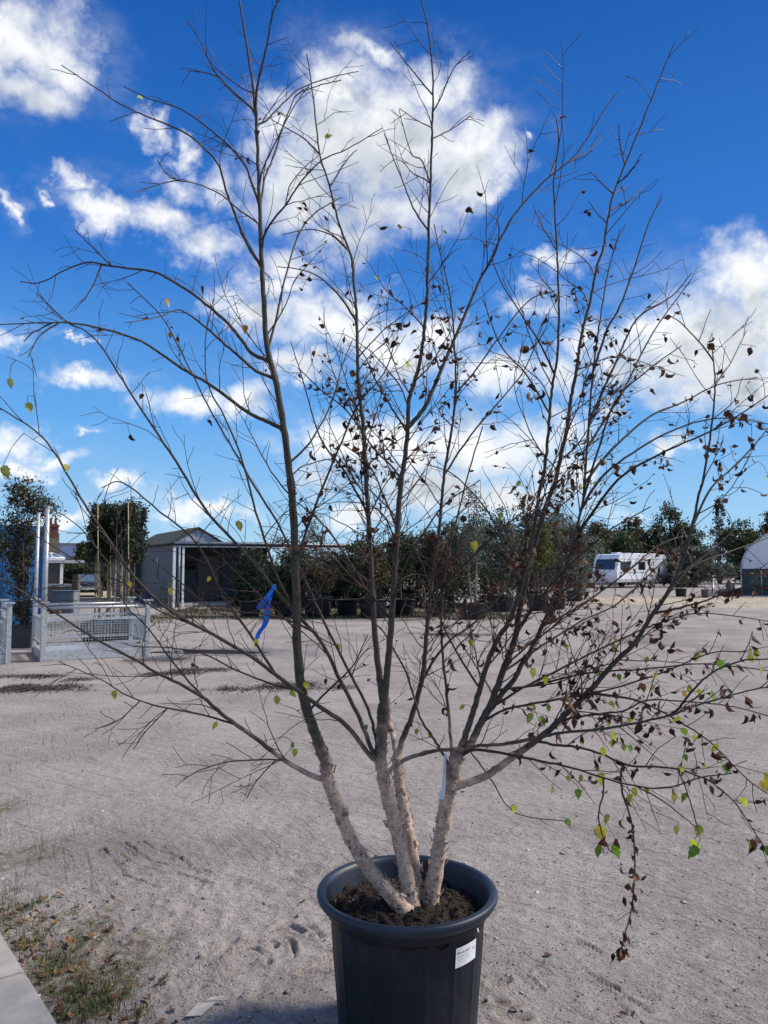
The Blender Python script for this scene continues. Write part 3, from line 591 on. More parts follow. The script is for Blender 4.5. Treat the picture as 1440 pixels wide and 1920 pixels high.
 'V1': ('S1', .3, 6, 2, [(505,655),(520,590),(535,520),(560,440),(590,400),(640,370)]), 'V2': ('A', -.3, 5, 1.8, [(669,600),(640,560),(600,520),(560,505),(520,500)]), 'V3': ('A', .3, 5, 1.8, [(690,960),(650,890),(600,820),(570,720),(545,640)]),
 'V4': ('S1', -.3, 6, 2, [(553,1050),(580,980),(610,900),(640,830),(670,760),(720,700),(740,640)]), 'V5': ('S1', .3, 5, 2, [(541,870),(580,830),(620,760),(640,690),(660,640)]), 'V6': ('A', .2, 5, 2, [(700,1130),(660,1060),(620,1000),(580,960),(540,930)]),
 'V7': ('B', -.35, 5, 2, [(736,1130),(760,1060),(800,990),(840,940),(900,900)]), 'V8': ('B', .3, 4.5, 2, [(745,1000),(720,930),(690,870),(640,830)]), 'V9': ('C', -.3, 5, 2, [(803,1150),(840,1090),(880,1050),(930,1000),(980,960)]),
 'V10': ('D', -.4, 5, 2, [(900,1290),(860,1230),(830,1170),(800,1080),(770,1010)]), 'V11': ('E', -.3, 5, 2, [(968,1180),(1030,1100),(1090,1040),(1150,990),(1220,950)]), 'V12': ('S1', -.2, 5, 1.8, [(575,1330),(620,1290),(660,1250),(690,1190)]),
}
BASEY = 2.60
nodes3 = {}           # name -> (pts, radii, parent)
def near_on(par, px, py):
    best = None
    for p in nodes3[par][0]:
        q = pix(p); d_ = (q[0] - px) ** 2 + (q[1] - py) ** 2
        if best is None or d_ < best[0]: best = (d_, p)
    return best[1]
order = list(TR); done = set()
while order:
    nm = order.pop(0); par, dy, w0, w1, tr = TR[nm]
    if par and par not in done: order.append(nm); continue
    if par is None:
        s0 = gnd(tr[0][0], tr[0][1], .425); Y0 = s0.y
    else:
        s0 = near_on(par, *tr[0]); Y0 = s0.y
    L = [0]
    for a, b_ in zip(tr[:-1], tr[1:]): L.append(L[-1] + math.hypot(a[0] - b_[0], a[1] - b_[1]))
    P3 = [at(x, y, Y0 + dy * (l / L[-1]) ** 1.15) for (x, y), l in zip(tr, L)]
    P3[0] = s0.copy()
    if par is None: P3[0] = s0 - (P3[1] - s0).normalized() * .04
    pts = crom(P3, 6 if w0 > 10 else 5); k = len(pts)
    rad = []
    for i, p in enumerate(pts):
        u = i / (k - 1); w = w0 + (w1 - w0) * (u ** .75 if nm == 'S1' else u ** .62 if nm in 'A B B2 C D E F G'.split() else u ** .8)
        if par is None: w *= 1 + .38 * max(0, 1 - u / (.06 if nm == 'S1' else .2)) ** 2 + .05 * math.sin(i * 1.7)
        rad.append(w / 2 / FPX * p.y)
    rr_ = random.Random(nm)
    for i in range(1, k - 1):        # small knees at the nodes
        j = min(.0016, rad[i] * .2 + .0006); pts[i] = pts[i] + Vector((rr_.uniform(-j, j), rr_.uniform(-j, j), rr_.uniform(-j, j)))
    nodes3[nm] = (pts, rad, par); done.add(nm)

LEAFSPOTS = []       # (point, direction, weight)
def grow(p, d, L, r0, up, rr_, mb, depth=0, nsides=4):
    step = .035 if depth == 0 else .026; k = max(3, int(L / step)); pts = [p.copy()]; rad = [r0]; q = p.copy(); d = d.normalized()
    bend = Vector((rr_.uniform(-1, 1), rr_.uniform(-1, 1), rr_.uniform(-.6, .6))) * .06
    for i in range(k):
        z = Vector((rr_.gauss(0, 1), rr_.gauss(0, 1), rr_.gauss(0, 1))) * (.095 if depth == 0 else .15)
        d = (d + z + bend + Vector((0, 0, up))).normalized(); q = q + d * step; pts.append(q.copy())
        rad.append(r0 + (.0009 - r0) * ((i + 1) / k) ** .8)
        if i >= 1 and depth < 2 and rr_.random() < (.56 if depth == 0 else .24) and i < k - 1:
            s = d.cross(Vector((rr_.gauss(0, 1), rr_.gauss(0, 1), rr_.gauss(0, 1)))).normalized(); a = R(rr_.uniform(28, 58))
            l2 = L * (1 - i / k) * rr_.uniform(.25, .7) * (.7 if depth else 1)
            if l2 > .035: grow(q, d * math.cos(a) + s * math.sin(a), l2, max(.0011, rad[-1] * .75), up * .9, rr_, mb, depth + 1, 3)
        LEAFSPOTS.append((q.copy(), d.copy()))
    mb.tube(pts, rad, nsides, cap=False)
STEMS = ['S1', 'S2', 'S3', 'S4']
def stem_of(nm):
    while nodes3[nm][2]: nm = nodes3[nm][2]
    return nm
BIG = {'S1': (.28, 1, .025, .18, .74), 'A': (.12, 1, .025, .18, .68), 'B': (.10, 1, .025, .18, .68), 'B2': (.05, .95, .036, .16, .5), 'C': (.12, 1, .025, .18, .64), 'D': (.12, 1, .025, .18, .64), 'E': (.08, 1, .025, .18, .68), 'F': (.15, 1, .025, .18, .62), 'G': (.2, 1, .024, .18, .62), 'N28': (.1, 1, .045, .1, .4)}
m_bark = bpy.data.materials.new("birch_bark"); m_bark.use_nodes = True; t = m_bark.node_tree; b = t.nodes['Principled BSDF']
b.inputs['Roughness'].default_value = .78; b.inputs['Specular IOR Level'].default_value = .3
ge = t.nodes.new('ShaderNodeNewGeometry'); sz = t.nodes.new('ShaderNodeSeparateXYZ'); t.links.new(ge.outputs['Position'], sz.inputs[0])
pos = ge.outputs['Position']
bn1 = noise_n(t, pos, 16, 5, .65); bn2 = noise_n(t, pos, 70, 6, .7)
mpn = t.nodes.new('ShaderNodeMapping'); mpn.inputs['Scale'].default_value = (1, 1, 3.2); t.links.new(pos, mpn.inputs[0])
bn3 = noise_n(t, mpn.outputs[0], 55, 4, .7)
hgt = fm(t, 'MULTIPLY_ADD', fm(t, 'SUBTRACT', bn1.outputs[0], .5), .55, sz.outputs[2])
young = sstep(t, hgt, .74, 1.08)
pale = mixc(t, sstep(t, bn1.outputs[0], .35, .65), (.55, .40, .305), (.38, .265, .20))
pale = mixc(t, sstep(t, bn2.outputs[0], .44, .62, 0, .8), pale, (.66, .54, .42))
pale = mixc(t, sstep(t, bn3.outputs[0], .555, .66, 0, .85), pale, (.13, .075, .055))
bn4 = noise_n(t, pos, 24, 4, .75); pale = mixc(t, sstep(t, bn4.outputs[0], .57, .66, 0, .65), pale, (.33, .16, .11))
bn5 = noise_n(t, pos, 42, 3, .6); pale = mixc(t, sstep(t, bn5.outputs[0], .63, .68, 0, .85), pale, (.05, .038, .032))
old = mixc(t, sstep(t, bn2.outputs[0], .36, .64), (.085, .075, .058), (.047, .040, .033))
old = mixc(t, sstep(t, bn3.outputs[0], .56, .7, 0, .6), old, (.16, .145, .12))
t.links.new(mixc(t, young, pale, old), b.inputs['Base Color'])
hb = fm(t, 'MULTIPLY_ADD', bn3.outputs[0], .8, bn2.outputs[0])
bp = t.nodes.new('ShaderNodeBump'); bp.inputs['Strength'].default_value = .55; bp.inputs['Distance'].default_value = .003; t.links.new(hb, bp.inputs['Height']); t.links.new(bp.outputs[0], b.inputs['Normal'])
m_twig = mat("birch_twig", (.042, .025, .020), .6, (.065, .042, .033), 25, spec=.35)

birch = empty("birch_tree", (POTX, BASEY, .42), 0, 'bare multi-stem birch with withered brown leaves growing in the big navy pot', 'birch tree')
def rel(v): return Vector(v) - birch.location
tw = {}
def mbrel(mb): mb.v = [tuple(Vector(v) - birch.location) for v in mb.v]; return mb
stems = {}
for s in STEMS:
    mb = MB(); pts, rad, _ = nodes3[s]; mb.tube(pts, rad, 14)
    rr_ = random.Random(s + 'flake')
    for _ in range(105 if s != 'S1' else 150):      # papery bark curls and cut knots low on the stems
        hi_ = int(len(pts) * (.30 if s == 'S1' else .98)); i = rr_.randrange(2, max(4, hi_)); p = pts[i]; tg = (pts[min(i + 1, len(pts) - 1)] - pts[i - 1]).normalized()
        o = tg.cross(Vector((rr_.gauss(0, 1), rr_.gauss(0, 1), rr_.gauss(0, 1)))).normalized(); sd = tg.cross(o)
        w, h_ = rr_.uniform(.004, .014), rr_.uniform(.006, .024); e = p + o * rad[i] * .97
        mb.strip([e, e + tg * h_ * .5 * rr_.choice((1, -1)) + o * h_ * .25, e + tg * h_ * rr_.choice((1, -1)) * .7 + o * h_ * rr_.uniform(.3, .8) + sd * .004], [w, w, w * .6], sd, .0006)
    for _ in range(10):
        i = rr_.randrange(3, max(5, int(len(pts) * (.3 if s == 'S1' else .95)))); p = pts[i]; o = (Vector((rr_.uniform(-1, 1), -1, rr_.uniform(-.3, .5)))).normalized()
        mb.tube([p + o * rad[i] * .7, p + o * (rad[i] + .004), p + o * (rad[i] + .006)], [.006, .005, .003], 7)
    stems[s] = mbrel(mb).build("stem", m_bark, birch)
twigs = {s: MB() for s in STEMS}
for nm, (pts, rad, par) in nodes3.items():
    rr_ = random.Random(nm + 'g'); s = stem_of(nm)
    if nm not in STEMS:
        mb = MB(); mb.tube(pts, rad, 10 if rad[0] > .008 else 6, cap=False)
        mbrel(mb).build("branch", m_bark if nm in BIG or rad[0] > .0072 else m_twig, stems[s])
    LL = [0]
    for a, b_ in zip(pts[:-1], pts[1:]): LL.append(LL[-1] + (a - b_).length)
    if nm in BIG: u0, u1, sp_, l0, l1 = BIG[nm]
    elif nm in STEMS: continue
    else: u0, u1, sp_, l0, l1 = .12, 1, (.062 if LL[-1] > .35 else .05), .05, (.44 if nm[0] == 'L' and LL[-1] > .4 else .32 if LL[-1] > .5 else .17)
    low = nm in ('H', 'I', 'J', 'L1', 'L8', 'L9', 'N16', 'N14', 'H2', 'N17')
    l = LL[-1] * u0
    if nm[0] == 'K': sp_ = .3
    while l < LL[-1] * u1:
        i = max(1, min(len(pts) - 2, int(np.searchsorted(LL, l)))); tg = (pts[i + 1] - pts[i - 1]).normalized()
        sd = tg.cross(Vector((rr_.gauss(0, 1), rr_.gauss(0, .8), rr_.gauss(0, 1)))).normalized(); a = R(rr_.uniform(30, 56))
        u = l / LL[-1]; Lg = rr_.uniform(l0, l1) * (1 - .52 * u) * (1.0 if rr_.random() < .8 else .5)
        r0 = max(.0013, min(rad[i] * .6, .0009 + Lg * .0052))
        grow(pts[i], tg * math.cos(a) + sd * math.sin(a), Lg, r0, -.012 if low else .012, rr_, twigs[s], 0 if Lg > .12 else 1)
        l += sp_ * rr_.uniform(.6, 1.5) * ((1 + (5 if nm in ('S1', 'B', 'B2', 'E') else 2.8) * u * u) if nm in BIG else 1.5 if nm[0] in 'TU' else 1)
for s in STEMS:
    o = mbrel(twigs[s]).build("twigs", m_twig, stems[s]); o['kind'] = 'stuff'

# leaves: withered curls and the few yellow and green ones
def leaf_mesh(rr_, L, curl, fold, wid=.62, serr=0.0, nl=6):
    """grid leaf along +x, folded on its midrib and curled along its length; returns verts, faces"""
    vs = []; ang = 0; x = z = 0; seg = L / nl; prev = None
    tw_ = rr_.uniform(-.5, .5)
    for i in range(nl + 1):
        u = i / nl; w = L * wid * .5 * (math.sin(math.pi * min(1, u * 1.02 + .03) ** .72)) ** .9 * (1 - .15 * u) if i not in (0, nl) else L * .012
        w *= 1 + serr * (1 if i % 2 else -1)
        fo = fold * (1 + .25 * rr_.uniform(-1, 1)); t1, t2 = tw_ * u, 0
        for k_, sg in ((0, -1), (1, 0), (2, 1)):
            yy = sg * w * math.cos(fo); zz = abs(sg) * w * math.sin(fo)
            y2, z2 = yy * math.cos(t1) - zz * math.sin(t1), yy * math.sin(t1) + zz * math.cos(t1)
            vs.append((x - z2 * math.sin(ang), y2 + (rr_.uniform(-1, 1) * w * .10), z + z2 * math.cos(ang)))
        ang += curl / nl * (1 + .3 * rr_.uniform(-1, 1)); x += seg * math.cos(ang); z += seg * math.sin(ang)
    fs = [(i * 3 + k_, (i + 1) * 3 + k_, (i + 1) * 3 + k_ + 1, i * 3 + k_ + 1) for i in range(nl) for k_ in range(2)]
    return vs, fs
def orient(vs, p, d, rr_, droop):
    d = (d.normalized() * .35 + Vector((rr_.gauss(0, .6), rr_.gauss(0, .6), rr_.gauss(0, .6) - droop))).normalized()
    q = d.to_track_quat('X', 'Z'); q = q @ Matrix.Rotation(rr_.uniform(0, 6.28), 3, 'X').to_quaternion()
    return [q @ Vector(v) + p for v in vs]
class LeafPile:
    def __init__(s): s.v = []; s.f = []; s.c = []
    def add(s, vs, fs, col, vary, rr_):
        o = len(s.v); s.v += [tuple(v) for v in vs]; s.f += [tuple(i + o for i in f) for f in fs]
        for i in range(len(vs)): k_ = 1 + rr_.uniform(-vary, vary); s.c.append(tuple(c * k_ for c in col))
    def build(s, name, m, parent, off):
        V_ = np.array(s.v) - np.array(off); o = link(name, np_mesh(name, V_, np.array(s.f), True, np.array(s.c)), m, parent); return o
m_dead = mat("withered_leaf", (1, 1, 1), .72, (.72, .68, .66), 90, tint=True, transl=.18, spec=.3, bump=.3, bscale=200)
m_live = mat("autumn_leaf", (1, 1, 1), .5, (.82, .82, .8), 60, tint=True, transl=.38, spec=.4)
dead, live = LeafPile(), LeafPile()
rr_ = random.Random(99)
DEADC = [(.085, .036, .022), (.055, .026, .017), (.13, .058, .032), (.19, .092, .05), (.042, .022, .016)]
def petiole(mb, a, b_): mb.tube([a, (a + b_) / 2 + Vector((0, 0, -.002)), b_], [.0007, .0006, .0006], 3, cap=False)
petm = MB()
for (p, d) in LEAFSPOTS:
    x, y = pix(p)
    # withered leaves hang on the middle and right of the crown, in clumps
    w = 0.0
    if 350 < y < 1600: w = .010
    if x > 540 and 540 < y < 1500: w = .085
    if x > 780 and 560 < y < 1480: w = .12
    if x > 1020 and 1130 < y < 1480: w = .25
    if x > 1130 and 660 < y < 1130: w = .20
    if 560 < x < 860 and 600 < y < 900: w = .16
    if x < 470: w = .006
    if x > 560 and 330 < y < 560: w = max(w, .05)
    if y < 330: w = .006
    cl = mnoise.noise((p.x * 5.5, p.y * 5.5, p.z * 5.5 + 3)); w *= max(0.12, min(3.0, 1 + 3.2 * cl))
    n = 0
    while rr_.random() < w and n < 3:
        n += 1; Lf = rr_.uniform(.018, .038); vs, fs = leaf_mesh(rr_, Lf, rr_.uniform(-3.3, 3.3), rr_.uniform(.35, 1.4), rr_.uniform(.55, .9), .06, 5)
        q0 = p + Vector((rr_.gauss(0, .004), rr_.gauss(0, .004), rr_.gauss(-.006, .004))); petiole(petm, p, q0)
        c = rr_.choice(DEADC); dead.add(orient(vs, q0, d, rr_, .75), fs, c, .2, rr_); w *= .5
# leaves seen singly: photo spot, colour, size
GREEN, YEL, LIME, OLIVE, ORANGE, TAN = (.17, .32, .03), (.74, .62, .06), (.46, .54, .05), (.40, .42, .09), (.42, .19, .03), (.30, .14, .06)
SPOTS = [(1128,1462,LIME,.044),(1125,1560,YEL,.055),(1121,1598,GREEN,.05),(1150,1595,GREEN,.045),(1062,1548,OLIVE,.034),(1136,1540,OLIVE,.04),(1312,1560,OLIVE,.04),(1302,1588,LIME,.045),(1309,1600,GREEN,.05),(1266,1500,OLIVE,.03),(1286,1500,GREEN,.038),(1269,1562,OLIVE,.026),(1410,1586,LIME,.046),(1436,1600,GREEN,.046),(1392,1508,YEL,.034),(1355,1448,GREEN,.036),(1350,1424,ORANGE,.03),(1436,1462,YEL,.04),(1426,1478,YEL,.045),(1278,1442,GREEN,.026),(1337,1310,GREEN,.040),(1310,1305,LIME,.03),(1290,1300,LIME,.032),(1272,1357,LIME,.032),(1280,1378,GREEN,.036),(1168,1408,OLIVE,.03),(1183,1410,GREEN,.03),(1145,1402,YEL,.026),(1211,1490,LIME,.024),(1118,1268,LIME,.028),(1013,1356,GREEN,.032),(993,1330,YEL,.03),(997,1350,OLIVE,.04),(1000,1266,LIME,.036),(1417,1232,LIME,.028),(1214,1245,OLIVE,.024),(1228,1275,YEL,.022),(890,1028,YEL,.044),(940,975,OLIVE,.034),(447,990,OLIVE,.046),(125,884,OLIVE,.034),(52,768,OLIVE,.034),(6,886,OLIVE,.044),(312,567,ORANGE,.042),(320,630,ORANGE,.032),(268,192,OLIVE,.03),(609,264,OLIVE,.034),(622,350,LIME,.026),(761,685,YEL,.03),(702,525,OLIVE,.034),(460,617,ORANGE,.032),(406,1367,LIME,.03),(551,1407,GREEN,.026),(553,1418,LIME,.03),(214,1308,LIME,.03),(481,1212,YEL,.03),(243,1103,YEL,.026),(320,1115,YEL,.026),(394,1095,YEL,.022),(806,1385,LIME,.028),(782,1380,OLIVE,.024),(880,1213,LIME,.032),(635,1220,OLIVE,.032),(870,1335,LIME,.024),(975,915,OLIVE,.026),(1090,922,YEL,.028),(1116,917,OLIVE,.03),(520,1318,OLIVE,.036),(545,1308,LIME,.034),(686,1372,GREEN,.022),(573,1290,LIME,.034),(715,1300,OLIVE,.034),(1440,905,OLIVE,.03),(571,980,TAN,.046),(268,752,TAN,.034),(388,802,TAN,.034),(244,828,TAN,.036),(876,400,TAN,.034),(712,436,TAN,.036),(745,432,TAN,.034),(467,303,TAN,.03),(489,232,TAN,.03),(487,253,TAN,.028),(18,722,OLIVE,.034),(965,1522,LIME,.034),(1165,1790,TAN,.05),(1168,1762,TAN,.035),(1180,1705,TAN,.03),(1178,1670,TAN,.036),(1190,1690,TAN,.03),(1184,1640,TAN,.03),(1188,1600,TAN,.03),(1180,1570,TAN,.03),(1176,1545,TAN,.026),(1040,855,TAN,.024),(1412,1352,TAN,.036),(1380,1262,TAN,.034)]
for nm, n_, y0 in (('K', 26, 1540), ('K2', 5, 1460), ('I', 17, 0), ('J', 14, 0), ('H', 12, 0), ('N17', 16, 0), ('N14', 17, 0), ('N15', 17, 0), ('N13', 17, 0), ('N9', 16, 0), ('N2', 14, 0), ('N1', 14, 0), ('N18', 18, 0), ('N16', 12, 0), ('N27', 10, 0)):
    P_ = [p for p in nodes3[nm][0] if pix(p)[1] > y0 and (nm[0] == 'K' or pix(p)[0] > 930)]
    for _ in range(n_):
        p = rr_.choice(P_); q0 = p + Vector((rr_.gauss(0, .012), rr_.gauss(0, .012), rr_.uniform(-.022, .004))); petiole(petm, p, q0)
        vs, fs = leaf_mesh(rr_, rr_.uniform(.020, .040), rr_.uniform(-2.9, 2.9), rr_.uniform(.35, 1.3), rr_.uniform(.55, .85), .06, 5); dead.add(orient(vs, q0, Vector((0, 0, -1)), rr_, .9), fs, rr_.choice(DEADC), .2, rr_)
allp = np.array([tuple(p) for p, d in LEAFSPOTS] + [tuple(p) for v in nodes3.values() for p in v[0]])
qx = allp - np.array([0, 0, EYE]); ff = qx[:, 1] * cp + qx[:, 2] * sp; uu = -qx[:, 1] * sp + qx[:, 2] * cp
PX, PYY = 720 + FPX * qx[:, 0] / ff, 960 - FPX * uu / ff
r5 = random.Random(5)
for _ in range(34): SPOTS.append((r5.uniform(980, 1435), r5.uniform(1200, 1500), r5.choice((LIME, LIME, YEL, OLIVE, GREEN)), r5.uniform(.022, .036)))
for (x, y, c, Lf) in SPOTS:
    y_at = y - (14 if y > 700 else 8)
    i = int(np.argmin((PX - x) ** 2 + (PYY - y_at) ** 2)); p = Vector(allp[i]); tgt = at(x, y_at, p.y)
    if (x, y) != (int(x), int(y)): tgt = p + Vector((0, 0, -.012))
    gap = (tgt - p).length
    if gap > .02: mid = (p + tgt) / 2 + Vector((0, rr_.uniform(-.02, .02), .006)); petm.tube([p, mid, tgt], [.0012, .001, .0008], 3, cap=False)
    else: petiole(petm, p, tgt)
    isdead = c is TAN
    vs, fs = leaf_mesh(rr_, Lf, rr_.uniform(-1.6, 1.6) if isdead else rr_.uniform(-.5, .7), rr_.uniform(.3, .9) if isdead else rr_.uniform(.02, .3), .66, .0 if isdead else .12, 8)
    d = Vector((rr_.gauss(0, .35), rr_.gauss(0, .3), -1)).normalized() if y > 500 else Vector((rr_.gauss(0, 1), rr_.gauss(0, .5), rr_.gauss(-.4, .5))).normalized()
    nrm = Vector((rr_.gauss(0, .55), -1, rr_.gauss(0, .4))); nrm = (nrm - d * nrm.dot(d)).normalized(); q = Matrix((d, nrm.cross(d), nrm)).transposed()
    vs = [q @ Vector(v) + tgt for v in vs]
    (dead if isdead else live).add(vs, fs, tuple(k_ * rr_.uniform(.8, 1.15) for k_ in ((.10, .045, .025) if isdead else c)), .18, rr_)
o = dead.build("withered_foliage", m_dead, birch, birch.location); o['label'] = 'curled brown dead leaves'; o['kind'] = 'stuff'
o = live.build("autumn_foliage", m_live, birch, birch.location); o['label'] = 'last green and yellow leaves'; o['kind'] = 'stuff'
o = mbrel(petm).build("leaf_stalks", m_twig, birch); o['kind'] = 'stuff'
print("dead leaves", len(dead.f) // 10, "spots", len(LEAFSPOTS))

# ribbon tied on a bough and paper tag on the right stem
m_rib = mat("blue_ribbon", (.004, .26, .88), .28, (.01, .34, .95), 40, spec=.6, transl=.4)
rb = MB(); anc = near_on('L4', 513, 1103); Yr = anc.y - .012
p_ = lambda x, y, o=0: at(x, y, Yr + o)
rb.strip(crom([p_(514,1100), p_(506,1112,-.01), p_(496,1126,-.02), p_(485,1142,-.015)], 4), [.005 + .013 * min(1, i / 8) for i in range(13)], Vector((.8, .25, -.5)), .0012)
rb.strip(crom([p_(514,1100), p_(508,1118,.01), p_(502,1140,.0), p_(500,1158,-.01), p_(496,1172,-.005), p_(486,1186,.005), p_(481,1199,.0)], 3), [.006 + .015 * min(1, i / 9) - .006 * max(0, (i - 11) / 7) for i in range(19)], Vector((.9, .3, .15)), .0012)
rb.tube([p_(512,1098), p_(516,1097,.02), p_(517,1104,.012), p_(511,1104,-.005), p_(512,1098)], .003, 6)
tag(rb.build("marker_ribbon", m_rib), 'bright blue plastic ribbon tied to a bough left of the left stem', 'ribbon')
tgm = MB(); anc = near_on('S4', 849, 1440); Yt = anc.y - .02; p_ = lambda x, y, o=0: at(x, y, Yt + o)
tgm.strip(crom([p_(842,1412,-.02), p_(835,1416,-.03), p_(834,1435,-.02), p_(833,1460,-.015), p_(831,1480,-.02), p_(827,1499,-.03)], 4), [.010] * 12 + [.011, .0125, .014, .015, .0155, .016, .017, .018, .018], Vector((.8, -.6, .1)), .0008)
tag(tgm.build("plant_tag", mat("tag_paper", (.72, .77, .82), .4)), 'thin white paper tag hanging off the right hand birch stem', 'plant tag')
# ------------------------------------------------------------------ foliage builder
m_leaf = mat("foliage", (1, 1, 1), .6, (.7, .7, .7), 3, tint=True, transl=.22, spec=.35)
m_trunk = mat("grey_trunk", (.11, .09, .07), .85, (.06, .05, .04), 12, .6, 60)
m_palet = mat("pale_trunk", (.26, .23, .19), .85, (.15, .13, .11), 12, .5, 60)
m_blackpot = mat("black_pot", (.006, .009, .013), .5, (.010, .013, .017), 5, spec=.35)
def leaves(name, centers, spread, n, size, cols, m, parent=None, seed=0, aspect=.5, off=(0, 0, 0), up=0.0):
    """n leaf-sized faces clustered round centers (k,3)+radii; per-cluster colour"""
    g = np.random.default_rng(seed); cen = np.asarray(centers, float); k = len(cen)
    ci = g.integers(0, k, n); P = cen[ci] + g.normal(0, 1, (n, 3)) * np.asarray(spread) * (g.random((n, 1)) ** .4)
    D = g.normal(0, 1, (n, 3)); D[:, 2] += up; D /= np.linalg.norm(D, axis=1)[:, None]
    Nn = g.normal(0, 1, (n, 3)); S = np.cross(D, Nn); S /= np.linalg.norm(S, axis=1)[:, None] + 1e-9; Uu = np.cross(S, D)
    L = size * g.uniform(.6, 1.35, (n, 1)); Wd = L * aspect * .5
    A = P - D * L * .5; B_ = P + D * L * .5; mid = P - D * L * .06; b1 = mid + S * Wd + Uu * Wd * .35; b2 = mid - S * Wd + Uu * Wd * .35
    V_ = np.stack([A, b1, B_, b2], 1).reshape(-1, 3) - np.array(off); F_ = np.arange(4 * n).reshape(n, 4)
    cols = np.asarray(cols); cc = cols[g.integers(0, len(cols), k)]; c = cc[ci] * .65 + cols[g.integers(0, len(cols), n)] * .35
    c = c * g.uniform(.72, 1.3, (n, 1))
    return link(name, np_mesh(name, V_, F_, False, np.repeat(c, 4, 0)), m, parent)
def crown_pts(shape, n, g):
    """cluster centres inside lobes: (cx,cy,cz,rx,ry,rz)"""
    out = []
    w = np.array([s[3] * s[4] * s[5] for s in shape]) ** .67; w = w / w.sum()
    for _ in range(n):
        s = shape[g.choice(len(shape), p=w)]; v = g.normal(0, 1, 3); v /= np.linalg.norm(v); r = g.random() ** .42
        out.append((s[0] + v[0] * s[3] * r, s[1] + v[1] * s[4] * r, s[2] + v[2] * s[5] * r))
    return np.array(out)
def tree(kind, loc, label, cat, lobes, ncl, nleaf, lsize, cols, spread=.16, stems=1, tr=.04, base_h=.3, tmat=None, seed=1, group=None, aspect=.5, twiggy=8, up=0):
    g = np.random.default_rng(seed); rr_ = random.Random(seed)
    root = empty(kind, loc, 0, label, cat, group)
    cen = crown_pts(lobes, ncl, g); topz = max(l[2] + l[5] * .75 for l in lobes)
    mb = MB(); tips = []
    for s in range(stems):
        a = rr_.uniform(0, 6.28); o = Vector((math.cos(a), math.sin(a), 0)) * (.07 if stems > 1 else 0) ; l = lobes[s % len(lobes)]
        end = Vector((l[0] * .7, l[1] * .7, topz * .9)) + o * 2
        pts = [Vector((0, 0, 0)) + o, Vector((l[0] * .1, l[1] * .1, topz * .3)) + o * 1.5 + Vector((rr_.gauss(0, .03), rr_.gauss(0, .03), 0)), Vector((l[0] * .4, l[1] * .4, topz * .62)) + o * 2 + Vector((rr_.gauss(0, .05), rr_.gauss(0, .05), 0)), end]
        pts = crom(pts, 5); mb.tube(pts, [tr * (1 - .85 * i / (len(pts) - 1)) for i in range(len(pts))], 7); tips += pts
    lim = MB()
    for c in cen[::max(1, len(cen) // (twiggy * max(1, stems)))]:
        c = Vector(c); below = [p for p in tips if p.z < c.z - .02] or tips[:3]
        st = min(below, key=lambda p: (p - c).length + .35 * abs(p.z - c.z + .5 * (c.xy - p.xy).length)); mid = (st + c) / 2 + Vector((0, 0, .06 * (c - st).length))
        lim.tube([st, mid, c], [tr * .32, tr * .22, tr * .08], 5, cap=False)
    tk_ = mb.build("trunk", tmat or m_trunk, root); lim.build("limbs", tmat or m_trunk, tk_)['kind'] = 'stuff'
    leaves("crown", cen, spread, nleaf, lsize, cols, m_leaf, root, seed, aspect, up=up)
    return root
def round_pot(loc, r, h, label, group=None, m=None, name="nursery_pot"):
    mb = MB(); mb.lathe([(0, .0), (r * .80, 0), (r * .82, .02), (r * .95, h * .82), (r * .955, h * .86), (r, h * .87), (r * 1.01, h * .97), (r * .985, h), (r * .93, h * .985), (r * .9, h * .88), (.0, h * .86)], 32)
    o = mb.build(name, m or m_blackpot); o.location = loc; return tag(o, label, 'plant pot', group)

DKGREEN = [(0.026, 0.051, 0.023), (0.041, 0.07, 0.029), (0.017, 0.035, 0.017)]
OLIVEC = [(0.138, 0.162, 0.12), (0.102, 0.126, 0.09), (0.18, 0.204, 0.162), (0.084, 0.102, 0.072)]
AUTUMN = [(0.069, 0.075, 0.027), (0.106, 0.094, 0.031), (0.125, 0.075, 0.031), (0.044, 0.056, 0.022)]
MIDG = [(0.052, 0.085, 0.029), (0.078, 0.104, 0.036), (0.036, 0.06, 0.023)]
YELG = [(0.144, 0.156, 0.036), (0.102, 0.12, 0.036), (0.18, 0.156, 0.042), (0.072, 0.09, 0.03)]
BROWNG = [(0.084, 0.066, 0.036), (0.06, 0.06, 0.029), (0.108, 0.072, 0.038), (0.042, 0.046, 0.022)]

# ------------------------------------------------------------------ the row of potted trees across the yard
#  px, base py, pot px width, top py, crown px half width, kind, palette, label words
ROW = [
 (465, 1157, 42, 1040, 38, DKGREEN, 'dark evergreen shrub in the row, under the canopy by the leaning pole'),
 (529, 1157, 38, 1062, 36, DKGREEN, 'low dark shrub in the row, right behind the blue ribbon'),
 (593, 1158, 56, 1058, 44, BROWNG, 'low brownish shrub in the wide pot between the left and middle birch stems'),
 (650, 1154, 44, 1046, 40, DKGREEN, 'dark dense tree near the right canopy post'),
 (699, 1160, 54, 1020, 48, BROWNG, 'brownish tree directly behind the two middle birch stems'),
 (757, 1155, 46, 1005, 44, MIDG, 'mid green tree just right of the middle birch stems'),
 (819, 1157, 46, 995, 44, BROWNG, 'brown green tree left of the tallest pale stemmed tree'),
 (891, 1163, 46, 905, 40, OLIVEC, 'tallest thin crowned tree with pale stems, in the nearest pot of the row'),
 (945, 1148, 44, 985, 46, OLIVEC, 'grey green olive right of the tallest tree'),
 (1014, 1146, 42, 975, 50, YELG, 'yellow green bushy tree between the right birch stems'),
 (1049, 1143, 32, 962, 48, OLIVEC, 'big grey green olive behind the right birch stems'),
 (1081, 1128, 30, 985, 24, OLIVEC, 'last grey green olive of the row, beside the white caravan'),
]
